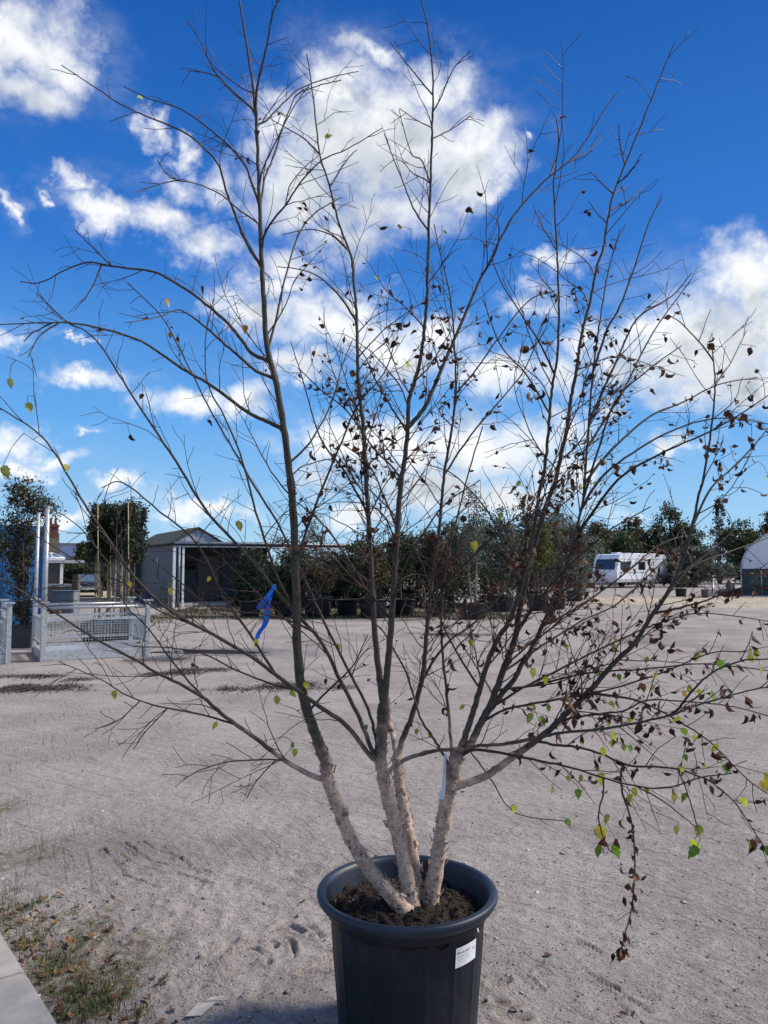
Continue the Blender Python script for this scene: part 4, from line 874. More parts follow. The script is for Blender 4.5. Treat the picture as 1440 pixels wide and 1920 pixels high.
POTW = ['far left pot of the row, below the dark evergreen', 'second pot from the left in the row, behind the blue ribbon', 'wide dark pot in the row, between the left and middle birch stems', 'pot in the row beside the right canopy post', 'pot in the row behind the two middle birch stems', 'shaded pot just right of the middle birch stems', 'dark pot with a dusty rim left of the nearest one', 'nearest round dark pot of the row, fully in view', 'shaded pot right of the nearest one in the row', 'dark pot of the row between the right birch stems', 'dark pot under the big olive, behind the right birch stems', 'smallest farthest pot of the row, beside the caravan']
for i, (px, py, pw, ty, cw, pal, lab) in enumerate(ROW):
    b_ = gnd(px, py); Yd = b_.y; mpp = Yd / FPX; r = pw * mpp / 2; ph = r * 1.35; b_.y += r
    round_pot((b_.x, b_.y, 0), r, ph, 'black ' + POTW[i], 'potted trees across the yard')
    H = EYE + (1063 - ty) * mpp - ph * .86; hw = cw * mpp; g = random.Random(i + 40)
    airy = pal is OLIVEC and i in (1, 2, 7)
    zb = .30 * H if not airy else .34 * H
    if i == 0: zb = .1
    lob = [(g.uniform(-.25, .25) * hw, g.uniform(-.2, .2) * hw, zb + (H - zb) * f_, hw * g.uniform(.55, .85) * k_, hw * .7 * k_, (H - zb) * .26) for f_, k_ in ((.2, 1), (.42, 1.05), (.62, .9), (.82, .6))]
    if i == 7: lob = [(g.uniform(-.2, .2) * hw, 0, zb + (H - zb) * f_, hw * k_, hw * .6 * k_, (H - zb) * .2) for f_, k_ in ((.08, .9), (.3, .8), (.55, .6), (.78, .42), (.93, .25))]
    tree("potted_tree", (b_.x, b_.y, ph * .86), lab, 'tree', lob, 95 if not airy else 70, {7: 2400}.get(i, 6500 if not airy else 3600), .085 if not airy else .075, pal, spread=(hw * .17, hw * .17, .13), stems=3 if i in (2, 5, 7, 9) else 2, tr=.028, tmat=m_palet if i in (2, 7, 10) else m_trunk, seed=60 + i, group='potted trees across the yard', aspect=.42)
# second rank: taller dark mass behind the row
for i, (px, ty, hwp, Yd, pal, lab) in enumerate([(492, 1050, 40, 31, DKGREEN, 'low dark evergreen in the shade behind the far left pots'), (552, 1048, 50, 30.0, DKGREEN, 'dark evergreen bush behind the left birch stem'), (628, 1050, 50, 30.5, DKGREEN, 'dark leafy bush behind the right canopy post'), (690, 1012, 52, 30, MIDG, 'green bush in the second rank behind the middle stems'), (765, 1000, 56, 30, BROWNG, 'bronze green bush in the second rank, middle of the row'), (845, 985, 56, 30, MIDG, 'green bush in the second rank left of the tallest tree'), (925, 975, 56, 31, MIDG, 'full green bush in the second rank right of the tallest tree'), (990, 965, 52, 33, BROWNG, 'bronze tinted bush in the second rank behind the yellow green tree'), (1062, 972, 40, 38, OLIVEC, 'grey leaved bush in the second rank left of the caravan')]):
    mpp = Yd / FPX; H = EYE + (1063 - ty) * mpp; hw = hwp * mpp; x = (px - 720) / FPX * Yd; g = random.Random(i + 9)
    tree("bushy_tree", (x, Yd, 0), lab, 'tree', [(g.uniform(-.3, .3) * hw, 0, H * f_, hw * k_, hw * k_, H * .26) for f_, k_ in ((.14, 1.15), (.34, 1.1), (.56, 1), (.78, .8), (.88, .5))], 130, 8500, .115, pal, spread=(.2, .2, .16), stems=2, tr=.045, seed=120 + i, group='second rank of trees behind the pots')

# ------------------------------------------------------------------ far trees and wood behind the caravan
FAR = [
 (600, 958, 48, 38, OLIVEC, 'airy grey green tree rising above the shed canopy between left and middle stems'), (540, 1000, 36, 40, OLIVEC, 'grey green treetop peeping over the canopy behind the left stem'), 
 (1075, 985, 60, 62, OLIVEC, 'broad grey green tree left of the caravan roof'), (1135, 968, 62, 74, AUTUMN, 'rounded tree with autumn tints above the caravan'), (1185, 972, 46, 76, AUTUMN, 'bronze tree right above the caravan roof'), (1160, 1000, 60, 68, MIDG, 'green bush tree just above the caravan'),
 (1256, 936, 50, 78, DKGREEN, 'tallest dark conifer like tree right of the caravan'), (1222, 985, 40, 74, DKGREEN, 'dark tree leaning against the tallest conifer'), (1300, 975, 40, 76, MIDG, 'dark green tree right of the tallest conifer'),
 (1349, 938, 16, 72, DKGREEN, 'thin young tree standing alone against the sky at the right'), (1345, 990, 46, 72, OLIVEC, 'grey green bush below the thin young tree'), (1392, 968, 46, 70, MIDG, 'leafy green tree left of the white tunnel'), (1440, 962, 46, 74, AUTUMN, 'green and bronze tree behind the white tunnel at the right edge'),
 (1300, 1020, 60, 60, OLIVEC, 'low grey green bushes right of the caravan'), (1010, 985, 60, 70, MIDG, 'far green tree glimpsed between the right birch stems'), (925, 985, 60, 72, DKGREEN, 'far dark tree behind the tallest potted tree'), (830, 1002, 60, 72, MIDG, 'far tree seen over the potted row, middle'), (735, 1015, 60, 72, DKGREEN, 'far dark tree seen between the middle birch stems'),
 (1490, 960, 50, 72, MIDG, 'green tree cut off by the right photo edge'),
]
for i, (px, ty, hwp, Yd, pal, lab) in enumerate(FAR):
    mpp = Yd / FPX; H = EYE + (1063 - ty) * mpp; hw = hwp * mpp; x = (px - 720) / FPX * Yd; g = random.Random(i + 19)
    if 'conifer like' in lab: lob = [(0, 0, H * .3, hw * .95, hw * .8, H * .22), (hw * .1, 0, H * .5, hw * .8, hw * .7, H * .2), (0, 0, H * .7, hw * .55, hw * .5, H * .16), (-hw * .05, 0, H * .87, hw * .26, hw * .26, H * .12)]
    elif 'thin young' in lab: lob = [(0, 0, H * .55, hw * .6, hw * .6, H * .1), (hw * .3, 0, H * .75, hw * .9, hw * .7, H * .1), (-hw * .1, 0, H * .91, hw * .7, hw * .6, H * .09)]
    else: lob = [(g.uniform(-.45, .45) * hw, g.uniform(-.2, .2) * hw, H * f_, hw * k_ * g.uniform(.7, 1), hw * .7 * k_, H * .22) for f_, k_ in ((.22, 1), (.4, 1), (.6, .9), (.78, .62))]
    tree("far_tree", (x, Yd, 0), lab, 'tree', lob, 120 if 'thin' not in lab else 26, (8500 if Yd > 45 else 3800) if 'thin' not in lab else 900, .24 if Yd > 45 else .10, pal, spread=(hw * .15, hw * .15, H * .05), stems=1, tr=.12, seed=220 + i, group='trees beyond the yard', aspect=.6)
# closing hedge line far behind everything
g = np.random.default_rng(77); cen = np.stack([g.uniform(-60, 75, 900), g.uniform(84, 92, 900), np.abs(g.normal(0, 1.5, 900)) + .3], -1)
cen[:, 2] *= np.where(cen[:, 0] < -12, .72, 1.0)
hd = leaves("distant_hedge", cen, (.9, .6, .5), 30000, .34, np.array(MIDG + DKGREEN + BROWNG), m_leaf, None, 77, .6)
tag(hd, 'long dark hedge line closing the yard far behind', 'hedge', kind='stuff')

# ------------------------------------------------------------------ grey clad shed with canopy
def pl(px, P0_, dv):      # metres along a ground line where a pixel column crosses it
    k_ = (px - 720) / FPX / cp ; return (k_ * P0_.y - P0_.x) / (dv.x - k_ * dv.y)
C0 = Vector((-8.13, 29.7, 0)); fd = Vector((.88, .475, 0)); ld = Vector((-.475, .88, 0))
m_clad = mat("grey_cladding", (.055, .060, .072), .6, (.046, .051, .062), 2)
m_clad2 = mat("blue_grey_wall", (.060, .075, .095), .6, (.05, .063, .08), 2)
m_gable = mat("pale_gable_boards", (.42, .45, .50), .6, (.36, .39, .44), 2)
m_felt = mat("green_felt_roof", (.055, .06, .035), .9, (.04, .045, .03), 3, .4, 20)
m_dark = mat("dark_trim", (.018, .022, .028), .5)
m_door = mat("brown_door", (.125, .105, .088), .55, (.11, .093, .08), 3)
m_white = mat("white_paint", (.72, .74, .77), .4, (.64, .66, .69), 6)
m_glass = mat("dark_glass", (.012, .015, .02), .08, spec=.6)
m_conc = mat("concrete", (.46, .45, .42), .9, (.36, .35, .33), 3, .4, 30)
m_galv = mat("galvanised_steel", (.50, .51, .52), .45, (.36, .375, .39), 22, metal=.4, lo=.4, hi=.62)
shed = empty("shed", (C0.x, C0.y, 0), math.atan2(fd.y, fd.x), 'grey boarded shed with pale gable and dark flat canopy', 'shed')
# local frame: +x along the front to the right, +y back into the building
HB, LEN, GW = 2.52, 7.7, 1.9
def boards(mb, x0, x1, y, z0, z1, step=.2, side='front'):
    z = z0
    while z < z1 - .01:
        zz = min(z + step, z1)
        if side == 'front': mb.add([(x0, y - .022, z), (x1, y - .022, z), (x1, y - .004, zz), (x0, y - .004, zz), (x0, y, z), (x1, y, z)], [(0, 1, 2, 3), (4, 5, 1, 0)])
        else: mb.add([(y - .022, x1, z), (y - .022, x0, z), (y - .004, x0, zz), (y - .004, x1, zz), (y, x1, z), (y, x0, z)], [(0, 1, 2, 3), (4, 5, 1, 0)])
        z = zz
mb = MB(); mb.boxz(.0, 4.6, 2.2, LEN, .12, HB - .05); mb.boxz(0, .12, 0.0, 2.197, .12, HB - .05); boards(mb, 0, LEN, -.003, .12, HB - .05, .19, 'side')
mb.build("wall", m_clad, shed)
mb = MB(); boards(mb, .13, 4.6, 2.195, .16, HB - .05, .6); mb.build("front_panel", m_clad2, shed)
mb = MB(); mb.boxz(-.05, .0 - .028, .05, LEN - .1, -.0, .13); mb.build("plinth", m_dark, shed)
mb = MB(); mb.boxz(-.036, -.004, 2.55, 2.72, .98, 1.95); mb.build("slit_window", m_glass, shed)
mb = MB(); mb.boxz(-.04, -.002, 6.0, 6.7, .14, 1.95); o = mb.build("side_door", m_dark, shed)
# front door, window, handle
s_of = lambda px: (pl(px, C0 + ld * 2.2, fd))
dx0, dx1 = s_of(373), s_of(412)
mb = MB(); mb.boxz(dx0, dx1, 2.135, 2.172, .17, 2.02); dr = mb.build("door", m_door, shed)
mb = MB(); mb.tube([(dx1 - .10, 2.10, 1.02), (dx1 - .10, 2.07, 1.04), (dx1 - .22, 2.07, 1.04)], .014, 6); mb.boxz(dx1 - .13, dx1 - .07, 2.115, 2.133, .95, 1.12); mb.build("handle", m_galv, dr)
mb = MB(); mb.boxz(dx0 - .07, dx0, 2.13, 2.17, .17, 2.09); mb.boxz(dx1, dx1 + .07, 2.13, 2.17, .17, 2.09); mb.boxz(dx0, dx1, 2.13, 2.17, 2.02, 2.09); mb.build("door_frame", m_dark, shed)
wx0, wx1 = s_of(338), s_of(367)
mb = MB(); mb.boxz(wx0, wx1, 2.14, 2.168, 1.45, 1.78); wn_ = mb.build("window", m_glass, shed)
mb = MB()
for (a, b2, c_, d_) in ((wx0 - .05, wx1 + .05, 1.78, 1.83), (wx0 - .05, wx1 + .05, 1.40, 1.45), (wx0 - .05, wx0, 1.45, 1.78), (wx1, wx1 + .05, 1.45, 1.78)): mb.boxz(a, b2, 2.12, 2.166, c_, d_)
mb.build("window_frame", m_clad, wn_)
# gable roof
RZ = HB + .52
mb = MB(); mb.add([(-.02, -.02, HB - .02), (GW, -.02, HB - .02), (GW / 2, -.02, RZ), (-.02, .06, HB - .02), (GW, .06, HB - .02), (GW / 2, .06, RZ)], [(0, 1, 2), (5, 4, 3), (0, 3, 4, 1)])
boards(mb, .45, GW - .45, -.022, HB + .0, HB + .2, .2)
mb.build("gable", m_gable, shed)
mb = MB()
for sg, x0 in ((1, -.16), (-1, GW + .16)):
    e = Vector((x0, 0, HB - .09)); rdg = Vector((GW / 2, 0, RZ + .03)); n_ = Vector((0, 0, .05))
    vs = []
    for y in (-.12, LEN): vs += [e + Vector((0, y, 0)), rdg + Vector((0, y, 0)), rdg + n_ + Vector((0, y, 0)), e + n_ + Vector((0, y, 0))]
    mb.add(vs, [(0, 1, 2, 3), (7, 6, 5, 4), (0, 4, 5, 1), (3, 2, 6, 7), (0, 3, 7, 4)])
mb.build("roof", m_felt, shed)
# lower lean-to at the far left end
mb = MB(); mb.boxz(-.5, 0.02, LEN - 1.0, LEN + 3.2, .1, 1.95); o = mb.build("lean_to", m_clad, shed); mb = MB(); mb.boxz(-.7, .1, LEN - 1.2, LEN + 3.3, 1.96, 2.06); mb.build("lean_to_roof", m_dark, shed)
# canopy
CW, CD = 7.9, 2.2
mb = MB(); mb.boxz(.0, CW, -.06, CD + .2, HB - .075, HB + .01); mb.build("canopy_roof", m_dark, shed)
mb = MB(); mb.boxz(-.02, CW + .03, -.13, -.063, HB - .16, HB + .03); mb.build("fascia", m_dark, shed)
mb = MB(); mb.tube([(-.03, -.19, HB - .03), (CW + .05, -.19, HB - .03)], .045, 8); mb.tube([(-.03, -.17, HB - .18), (CW + .05, -.17, HB - .18)], .03, 8); mb.build("gutter", mat("grey_gutter", (.42, .45, .48), .4), shed)
for x, w_, nm in ((.02, .10, "post"), (.36, .08, "post"), (CW - .05, .09, "post")):
    mb = MB(); mb.boxz(x - w_ / 2, x + w_ / 2, -.12 - w_ / 2, -.12 + w_ / 2, .02 , HB - .2); mb.build(nm, m_white, shed)
mb = MB(); mb.tube([(.19, -.15, HB - .2), (.19, -.15, .02)], .055, 10); mb.build("downpipe", mat("slate_pipe", (.16, .2, .26), .4), shed)
mb = MB(); mb.boxz(.25, 5.2, .15, 2.19, .0, .13, .02); o = mb.build("doorstep_slab", m_conc); o.location = shed.location; o.rotation_euler = shed.rotation_euler; tag(o, 'pale concrete slab in front of the shed door', 'concrete slab')
# leaning pole, stake, drum
a, b_ = gnd(420, 1130), None; top = at(437, 1066, a.y + .6)
mb = MB(); mb.tube([Vector((0, 0, 0)), top - a], .035, 8); mb.tube([(top - a) * .55, (top - a) * .6], .055, 8); o = mb.build("leaning_pole", m_galv); o.location = a; tag(o, 'thin grey metal pole leaning under the shed canopy', 'pole')
a = gnd(319, 1141); mb = MB(); h_ = 56 * a.y / FPX
for dx in (-.055, .055): mb.boxz(dx - .035, dx + .035, -.03, .03, 0, h_ - .03, .01)
mb.boxz(-.09, .09, -.025, .025, h_ - .1, h_, .02); o = mb.build("wooden_stake", mat("weathered_wood", (.33, .29, .23), .85, (.22, .19, .15), 20, stretch=(1, 1, .1))); o.location = a; tag(o, 'weathered double wooden stake in front of the shed corner', 'stake')
a = gnd(272, 1136); mb = MB(); mb.lathe([(0, 0), (.2, 0), (.22, .03), (.22, .2), (.235, .22), (.22, .24), (.22, .4), (.17, .5), (.08, .52), (.07, .58), (0, .585)], 24)
o = mb.build("plastic_drum", mat("blue_plastic", (.012, .04, .14), .35)); o.location = a; tag(o, 'dark blue plastic drum against the shed side wall', 'drum')

# ------------------------------------------------------------------ mesh sided metal cages on skids
def cage(loc, rz, Wd, Dp, H, label):
    root = empty("mesh_cage", loc, rz, label, 'cage', 'galvanised mesh cages')
    # origin: front left corner; +x right, +y back
    b = MB(); b.boxz(.0, Wd, -.02, .05, .0, .16, .01); b.boxz(0, Wd, Dp - .05, Dp, .0, .16, .01); b.boxz(-.01, .05, .052, Dp - .052, .0, .15, .01); b.boxz(Wd - .05, Wd + .01, .052, Dp - .052, .0, .15, .01)
    b.boxz(.052, Wd - .052, .052, Dp - .052, .10, .135); b.build("base", m_galv, root)
    for x in (0, Wd):
        for y in (0, Dp):
            p = MB(); p.boxz(x - .04, x + .04, y - .045, y + .035, .0 if True else .16, H, .008); p.boxz(x - .08, x + .08, y - .07, y + .07, H + .001, H + .03, .006); p.build("post", m_galv, root)
    for (ax, k0) in (('f', -.0), ('b', Dp), ('l', 0), ('r', Wd)):
        r = MB(); mesh_ = MB()
        if ax in 'fb':
            y = k0; r.tube([(.045, y, H - .08), (Wd - .045, y, H - .08)], .022, 8); r.boxz(.045, Wd - .045, y - .02, y + .02, H - .30, H - .255); r.boxz(.045, Wd - .045, y - .02, y + .02, .25, .29)
            n_ = int(Wd / .05)
            for i in range(1, n_): x = Wd * i / n_; mesh_.boxz(x - .003, x + .003, y - .003, y + .003, .29, H - .30)
            for i in range(1, 9): z = .29 + (H - .59) * i / 9; mesh_.boxz(.042, Wd - .042, y + .003, y + .008, z - .003, z + .003)
        else:
            x = k0; r.boxz(x - .015, x + .015, .04, Dp - .05, H - .30, H - .26); r.boxz(x - .015, x + .015, .04, Dp - .05, .25, .29); r.tube([(x, .04, H - .09), (x, Dp - .05, H - .09)], .018, 8)
            n_ = int(Dp / .05)
            for i in range(1, n_): y = Dp * i / n_; mesh_.boxz(x - .003, x + .003, y - .003, y + .003, .29, H - .30)
            for i in range(1, 9): z = .29 + (H - .59) * i / 9; mesh_.boxz(x + .003, x + .008, .035, Dp - .05, z - .003, z + .003)
        rl = r.build("rail", m_galv, root); mesh_.build("wire_mesh", m_galv, rl)
    return root
fa, fb_ = gnd(79, 1241), gnd(275, 1230)
ang = math.atan2(fb_.y - fa.y, fb_.x - fa.x); Wc = (fb_ - fa).length
Hc = 108 * fa.y / FPX
cage((fa.x, fa.y, 0), ang, Wc, 1.35, Hc, 'galvanised low mesh cage on skids, whole in view left of the shed')
la = gnd(14, 1245); cd_ = Vector((math.cos(ang), math.sin(ang), 0)); lo_ = la - cd_ * 2.0
cage((lo_.x, lo_.y, 0), ang, 2.0, 1.35, Hc, 'galvanised mesh cage cut off by the left edge, only its right end showing')

# pleached trees in troughs behind the cage
m_cane = mat("bamboo_cane", (.42, .34, .19), .7, (.30, .24, .13), 20)
tb = gnd(205, 1221)
for i, (dx, dy, lab, pl_) in enumerate([(-.28, .95, 'box headed pleached tree at front left of its group of four', 'black square pot front left under the pleached trees'), (.28, .95, 'box headed pleached tree at front right of its group of four', 'black square pot front right under the pleached trees'), (-.26, 1.75, 'box headed pleached tree at back left of its group of four', 'black square pot back left under the pleached trees'), (.32, 1.75, 'box headed pleached tree at back right of its group of four', 'black square pot back right under the pleached trees')]):
    lx, ly = -5.22 + dx * .95 - dy * .18, 14.4 + dy
    mb = MB(); s_ = .26
    mb.add([(-s_ * .85, -s_ * .85, 0), (s_ * .85, -s_ * .85, 0), (s_ * .85, s_ * .85, 0), (-s_ * .85, s_ * .85, 0), (-s_, -s_, .42), (s_, -s_, .42), (s_, s_, .42), (-s_, s_, .42)], [(0, 1, 5, 4), (1, 2, 6, 5), (2, 3, 7, 6), (3, 0, 4, 7), (3, 2, 1, 0)])
    mb.boxz(-s_ - .015, s_ + .015, -s_ - .015, s_ + .015, .40, .45, .008)
    o = mb.build("square_pot", m_blackpot); o.location = (lx, ly, 0); tag(o, pl_, 'plant pot', 'pots under the pleached trees')
    root = empty("pleached_tree", (lx, ly, .451), 0, lab, 'tree', 'pleached trees behind the cage')
    g = np.random.default_rng(300 + i); mpp = ly / FPX
    z0, z1 = EYE + (1063 - 1058) * mpp - .45, EYE + (1063 - (938 if dx > 0 else 942)) * mpp - .45
    cen = np.stack([g.uniform(-.14, .14, 90), g.uniform(-.26, .26, 90), g.uniform(z0 + .08, z1 - .09, 90)], -1)
    k_ = g.integers(0, 2, 90); cen[:, 0] = np.where(k_ == 0, np.sign(cen[:, 0]) * g.uniform(.10, .16, 90), cen[:, 0])
    leaves("crown", cen, (.055, .065, .075), 5200, .06, np.array([(.020, .036, .014), (.013, .024, .011), (.035, .052, .02)]), m_leaf, root, 300 + i, .5)
    rr_ = random.Random(i); mb = MB(); mb.tube(crom([(0, 0, 0), (rr_.uniform(-.03, .03), 0, z0 * .5), (0, 0, z0), (0, 0, z1 - .2)], 4), [.03 - .0012 * j for j in range(13)], 8); mb.build("trunk", m_trunk, root)
    for j in range(3):
        x = rr_.uniform(-.22, .22); y_ = rr_.uniform(-.22, -.05) - (.16 if j == 0 else 0); c = MB(); hgt_ = z1 - rr_.uniform(.0, .25) if j == 0 else z0 + rr_.uniform(.1, .5)
        c.tube([(x, y_, 0), (x + rr_.uniform(-.05, .05), y_ - (.2 if j == 0 else 0), hgt_)], .011 if j == 0 else .016, 6); c.build("cane", m_cane, root)

# two galvanised poles
for px, ty, by, r_p, lab in ((64, 962, 1218, .032, 'thinner galvanised steel pole in front of the blue container'), (81, 950, 1217, .045, 'thicker galvanised steel pole at the right edge of the blue container')):
    a = gnd(px, by); H = EYE + (1063 - ty) * a.y / FPX; mb = MB(); mb.tube([(0, 0, 0), (0, 0, H)], r_p, 14); mb.tube([(0, 0, H), (0, 0, H + .012)], r_p * 1.12, 14); mb.tube([(0, 0, 0), (0, 0, .02)], r_p * 1.9, 14)
    o = mb.build("steel_pole", m_galv); o.location = a; tag(o, lab, 'pole')

# dark planter with a multi-stem tree at far left
a = gnd(36, 1216)
mb = MB(); mb.boxz(-.19, .19, 0, .38, 0, .40, .01); mb.boxz(-.205, .205, -.015, .395, .402, .44, .006); o = mb.build("planter", mat("slate_planter", (.045, .052, .062), .5, (.035, .04, .05), 6)); o.location = a; tag(o, 'dark slate grey planter between the two metal cages', 'planter')
mpp = a.y / FPX
zf = lambda py: EYE + (1063 - py) * mpp - .44
RUST = [(.06, .05, .02), (.10, .07, .02), (.09, .045, .02), (.04, .05, .02), (.13, .10, .03)]
tree("planter_tree", (a.x, a.y + .19, .44), 'leafy bronze and green tree rising from the slate planter at the left', 'tree',
     [(-.12, 0, zf(918), .36, .3, .26), (.02, 0, zf(948), .44, .3, .28), (.30, -.1, zf(948), .26, .16, .14), (.52, -.1, zf(958), .2, .12, .10), (-.12, 0, zf(990), .42, .3, .38), (-.16, 0, zf(1030), .36, .3, .36), (-.14, 0, zf(1065), .22, .2, .36), (-.12, 0, zf(1100), .18, .16, .36), (-.02, 0, zf(1150), .22, .2, .24)], 260, 6000, .066, RUST + DKGREEN, spread=(.11, .11, .11), stems=4, tr=.02, seed=401, twiggy=6, aspect=.48)
mpp = 15.5 / FPX; tree("conifer", ((-22 - 720) * mpp, 15.5, 0), 'dark green conifer at the extreme left edge', 'tree', [(0, 0, .9, .33, .33, .7), (0, 0, 1.8, .28, .28, .7), (.02, 0, 2.5, .16, .16, .4)], 90, 4200, .06, DKGREEN + [(.03, .07, .02)], spread=(.07, .07, .1), stems=1, tr=.05, seed=402)

# blue shipping container, door end towards the yard
m_cont = mat("container_blue", (.022, .12, .30), .5, (.03, .15, .36), 1.2)
Yc = 19.5; xr = (89 - 720) / FPX * Yc; CR = math.atan2(720 - 89, FPX) + R(2); root = empty("shipping_container", (xr - 2.44 * math.cos(CR), Yc - 2.44 * math.sin(CR), 0), CR, 'blue shipping container with white vertical lettering, behind the steel poles', 'container')
mb = MB(); mb.boxz(.03, 2.41, .06, 6.0, .15, 2.55)
for i in range(26): y = .25 + i * .22; mb.boxz(2.41, 2.435, y, y + .11, .2, 2.5)
mb.build("body", m_cont, root)
mb = MB(); mb.boxz(0, .12, 0, .14, 0, 2.59, .01); mb.boxz(2.32, 2.44, 0, .14, 0, 2.59, .01); mb.boxz(.12, 2.32, 0, .14, 2.45, 2.585, .01); mb.boxz(.12, 2.32, 0, .14, .02, .16, .01); mb.build("corner_frame", m_cont, root)
for k_ in (0, 1):
    x0 = .13 + k_ * 1.095; mb = MB(); mb.boxz(x0, x0 + 1.085, .03, .058, .17, 2.44)
    for j in range(4): mb.boxz(x0 + .08 + j * .25, x0 + .23 + j * .25, .012, .029, .25, 2.36)
    d_ = mb.build("door", m_cont, root)
    for j in (.3, .82):
        b2 = MB(); b2.tube([(x0 + j, -.02, .2), (x0 + j, -.02, 2.42)], .017, 8); b2.boxz(x0 + j - .06, x0 + j + .03, -.035, .011, 1.05, 1.12); b2.build("lock_bar", m_cont, d_)
tmb = MB(); zt = EYE + (1063 - 1051) * Yc / FPX
for k_, ch in enumerate("20U1G5A4"):
    vs, fs = text_flat(ch, .125); zc = EYE + (1063 - (1056 + k_ * 10)) * Yc / FPX; xo = 2.44 - (89 - 46) * Yc / FPX - .045
    tmb.add([(xo + v[0], .009, zc + v[1] - .05) for v in vs], fs)
tmb.build("lettering", m_white, root)

# ------------------------------------------------------------------ houses, conservatory, hedge, car at the far left
m_brick = mat("red_brick", (.17, .068, .048), .9, (.12, .05, .038), 3)
m_tile = mat("brown_roof_tiles", (.075, .06, .052), .85, (.05, .042, .038), 2, .5, 12)
m_slate = mat("slate_roof", (.06, .065, .075), .7, (.045, .05, .06), 2)
def house(name, x0, x1, y, dep, he, hr, label, chim=None, ridge='x', mw=m_brick, mr=m_tile, bar=None):
    HR = R(24); w = (x1 - x0) * .95; root = empty(name, (x1 - w * math.cos(HR), y - w * math.sin(HR), 0), HR, label, 'house'); mb = MB()
    if ridge == 'x':
        mb.boxz(0, w, 0, dep, 0, he); mb.add([(0, 0, he), (0, dep, he), (0, dep / 2, hr)], [(0, 2, 1)]); mb.add([(w, 0, he), (w, dep, he), (w, dep / 2, hr)], [(0, 1, 2)]); mb.build("wall", mw, root)
        r = MB(); r.add([(-.3, -.35, he - .1), (w + .3, -.35, he - .1), (w + .3, dep / 2, hr + .08), (-.3, dep / 2, hr + .08), (-.3, dep + .35, he - .1), (w + .3, dep + .35, he - .1), (-.3, -.35, he - .22), (w + .3, -.35, he - .22)], [(0, 1, 2, 3), (3, 2, 5, 4), (6, 7, 1, 0)])
    else:
        mb.boxz(0, w, 0, dep, 0, he); mb.add([(0, 0, he), (w, 0, he), (w / 2, 0, hr)], [(0, 1, 2)]); mb.build("wall", mw, root)
        r = MB(); r.add([(-.4, -.3, he - .25), (w / 2, -.3, hr + .1), (w / 2, dep, hr + .1), (-.4, dep, he - .25), (w + .4, -.3, he - .25), (w + .4, dep, he - .25)], [(0, 1, 2, 3), (1, 4, 5, 2)])
        b3 = MB(); b3.strip([(-.4, -.34, he - .3), (w / 2, -.34, hr + .02), (w + .4, -.34, he - .3)], .24, Vector((0, 0, 1)), .06); b3.build("bargeboard", m_white, root)
    rf = r.build("roof", mr, root)
    if chim:
        cxx, cyy, cz = chim; c = MB(); c.boxz(cxx - .42, cxx + .42, cyy - .3, cyy + .3, hr - 1.2, cz, .02); c.boxz(cxx - .5, cxx + .5, cyy - .38, cyy + .38, cz + .002, cz + .16); c.boxz(cxx - .36, cxx + .36, cyy - .26, cyy + .26, cz + .162, cz + .26)
        for dxx in (-.18, .18): c.lathe([(.0, 0), (.11, 0), (.09, .45), (.0, .45)], 12, (cxx + dxx, cyy, cz + .262))
        c.build("chimney", m_brick, rf)
    return root
Yh = 62; q_ = lambda px, Yd=Yh: (px - 720) / FPX * Yd; hz = lambda py, Yd=Yh: EYE + (1063 - py) * Yd / FPX
h1 = house("brick_house", q_(-30), q_(105), Yh, 7, hz(1046), hz(998), 'old brick house with brown tiled roof and tall chimney behind the container', (q_(93.5) - q_(-30), 3.0, hz(985)))
for k_ in (1.2, 3.6):
    w_ = MB(); w_.boxz(k_, k_ + 1.0, -.05, -.002, .9, 2.1); w_.build("window", m_white, h1)
h2 = house("gabled_annexe", q_(58), q_(112), 57, 5, hz(1052, 57), hz(1012, 57), 'red brick gabled annexe with white bargeboard left of the solar roof', None, 'y')
h3 = house("solar_roof_house", q_(108, 72), q_(146, 72), 72, 7, hz(1046, 72), hz(1018, 72), 'dark roofed house carrying a blue grey solar panel', None, 'x', m_brick, m_slate)
w3 = (q_(146, 72) - q_(108, 72)) * .95; hh0, hh1 = hz(1046, 72), hz(1018, 72)
mb = MB(); sv_ = lambda u, v: (w3 * u, -.35 + (3.5 + .35) * v, hh0 - .1 + (hh1 + .18 - hh0) * v + .06)
mb.quad(sv_(.08, .12), sv_(.98, .12), sv_(.98, .78), sv_(.08, .78)); v0 = [Vector(x) + Vector((0, -.02, -.05)) for x in (sv_(.08, .12), sv_(.98, .12))]; mb.quad(v0[0], v0[1], Vector(sv_(.98, .12)), Vector(sv_(.08, .12)))
mb.build("solar_panel", mat("solar_panel", (.10, .12, .19), .25, (.085, .10, .165), 1), h3)
# conservatory with glass lantern roof
Yk = 46; kz = lambda py: EYE + (1063 - py) * Yk / FPX; kx = lambda px: (px - 720) / FPX * Yk
w = (kx(116) - kx(78)) * .95; root = empty("conservatory", (kx(116) - w * math.cos(R(24)), Yk - w * math.sin(R(24)), 0), R(24), 'low flat roofed extension with white glazed roof lantern and grey wall', 'conservatory')
mb = MB(); mb.boxz(0, w, 0, 3, 0, kz(1056)); mb.build("wall", mat("grey_render", (.075, .078, .072), .8, (.06, .062, .058), 2), root)
mb = MB(); mb.boxz(-.3, kx(154) - kx(78), -.35, 3.3, kz(1055.5), kz(1050)); mb.build("flat_roof", mat("roof_edge", (.38, .42, .45), .6), root)
mb = MB(); za, zb_ = kz(1047), kz(1038); c = [(0, .2), (w * 1.15, .2), (w * 1.15, 2.6), (0, 2.6)]; r0, r1 = (w * .35, 1.4), (w * .62, 1.4)
Q = [(x, y, za) for x, y in c] + [(r0[0], r0[1], zb_), (r1[0], r1[1], zb_)]
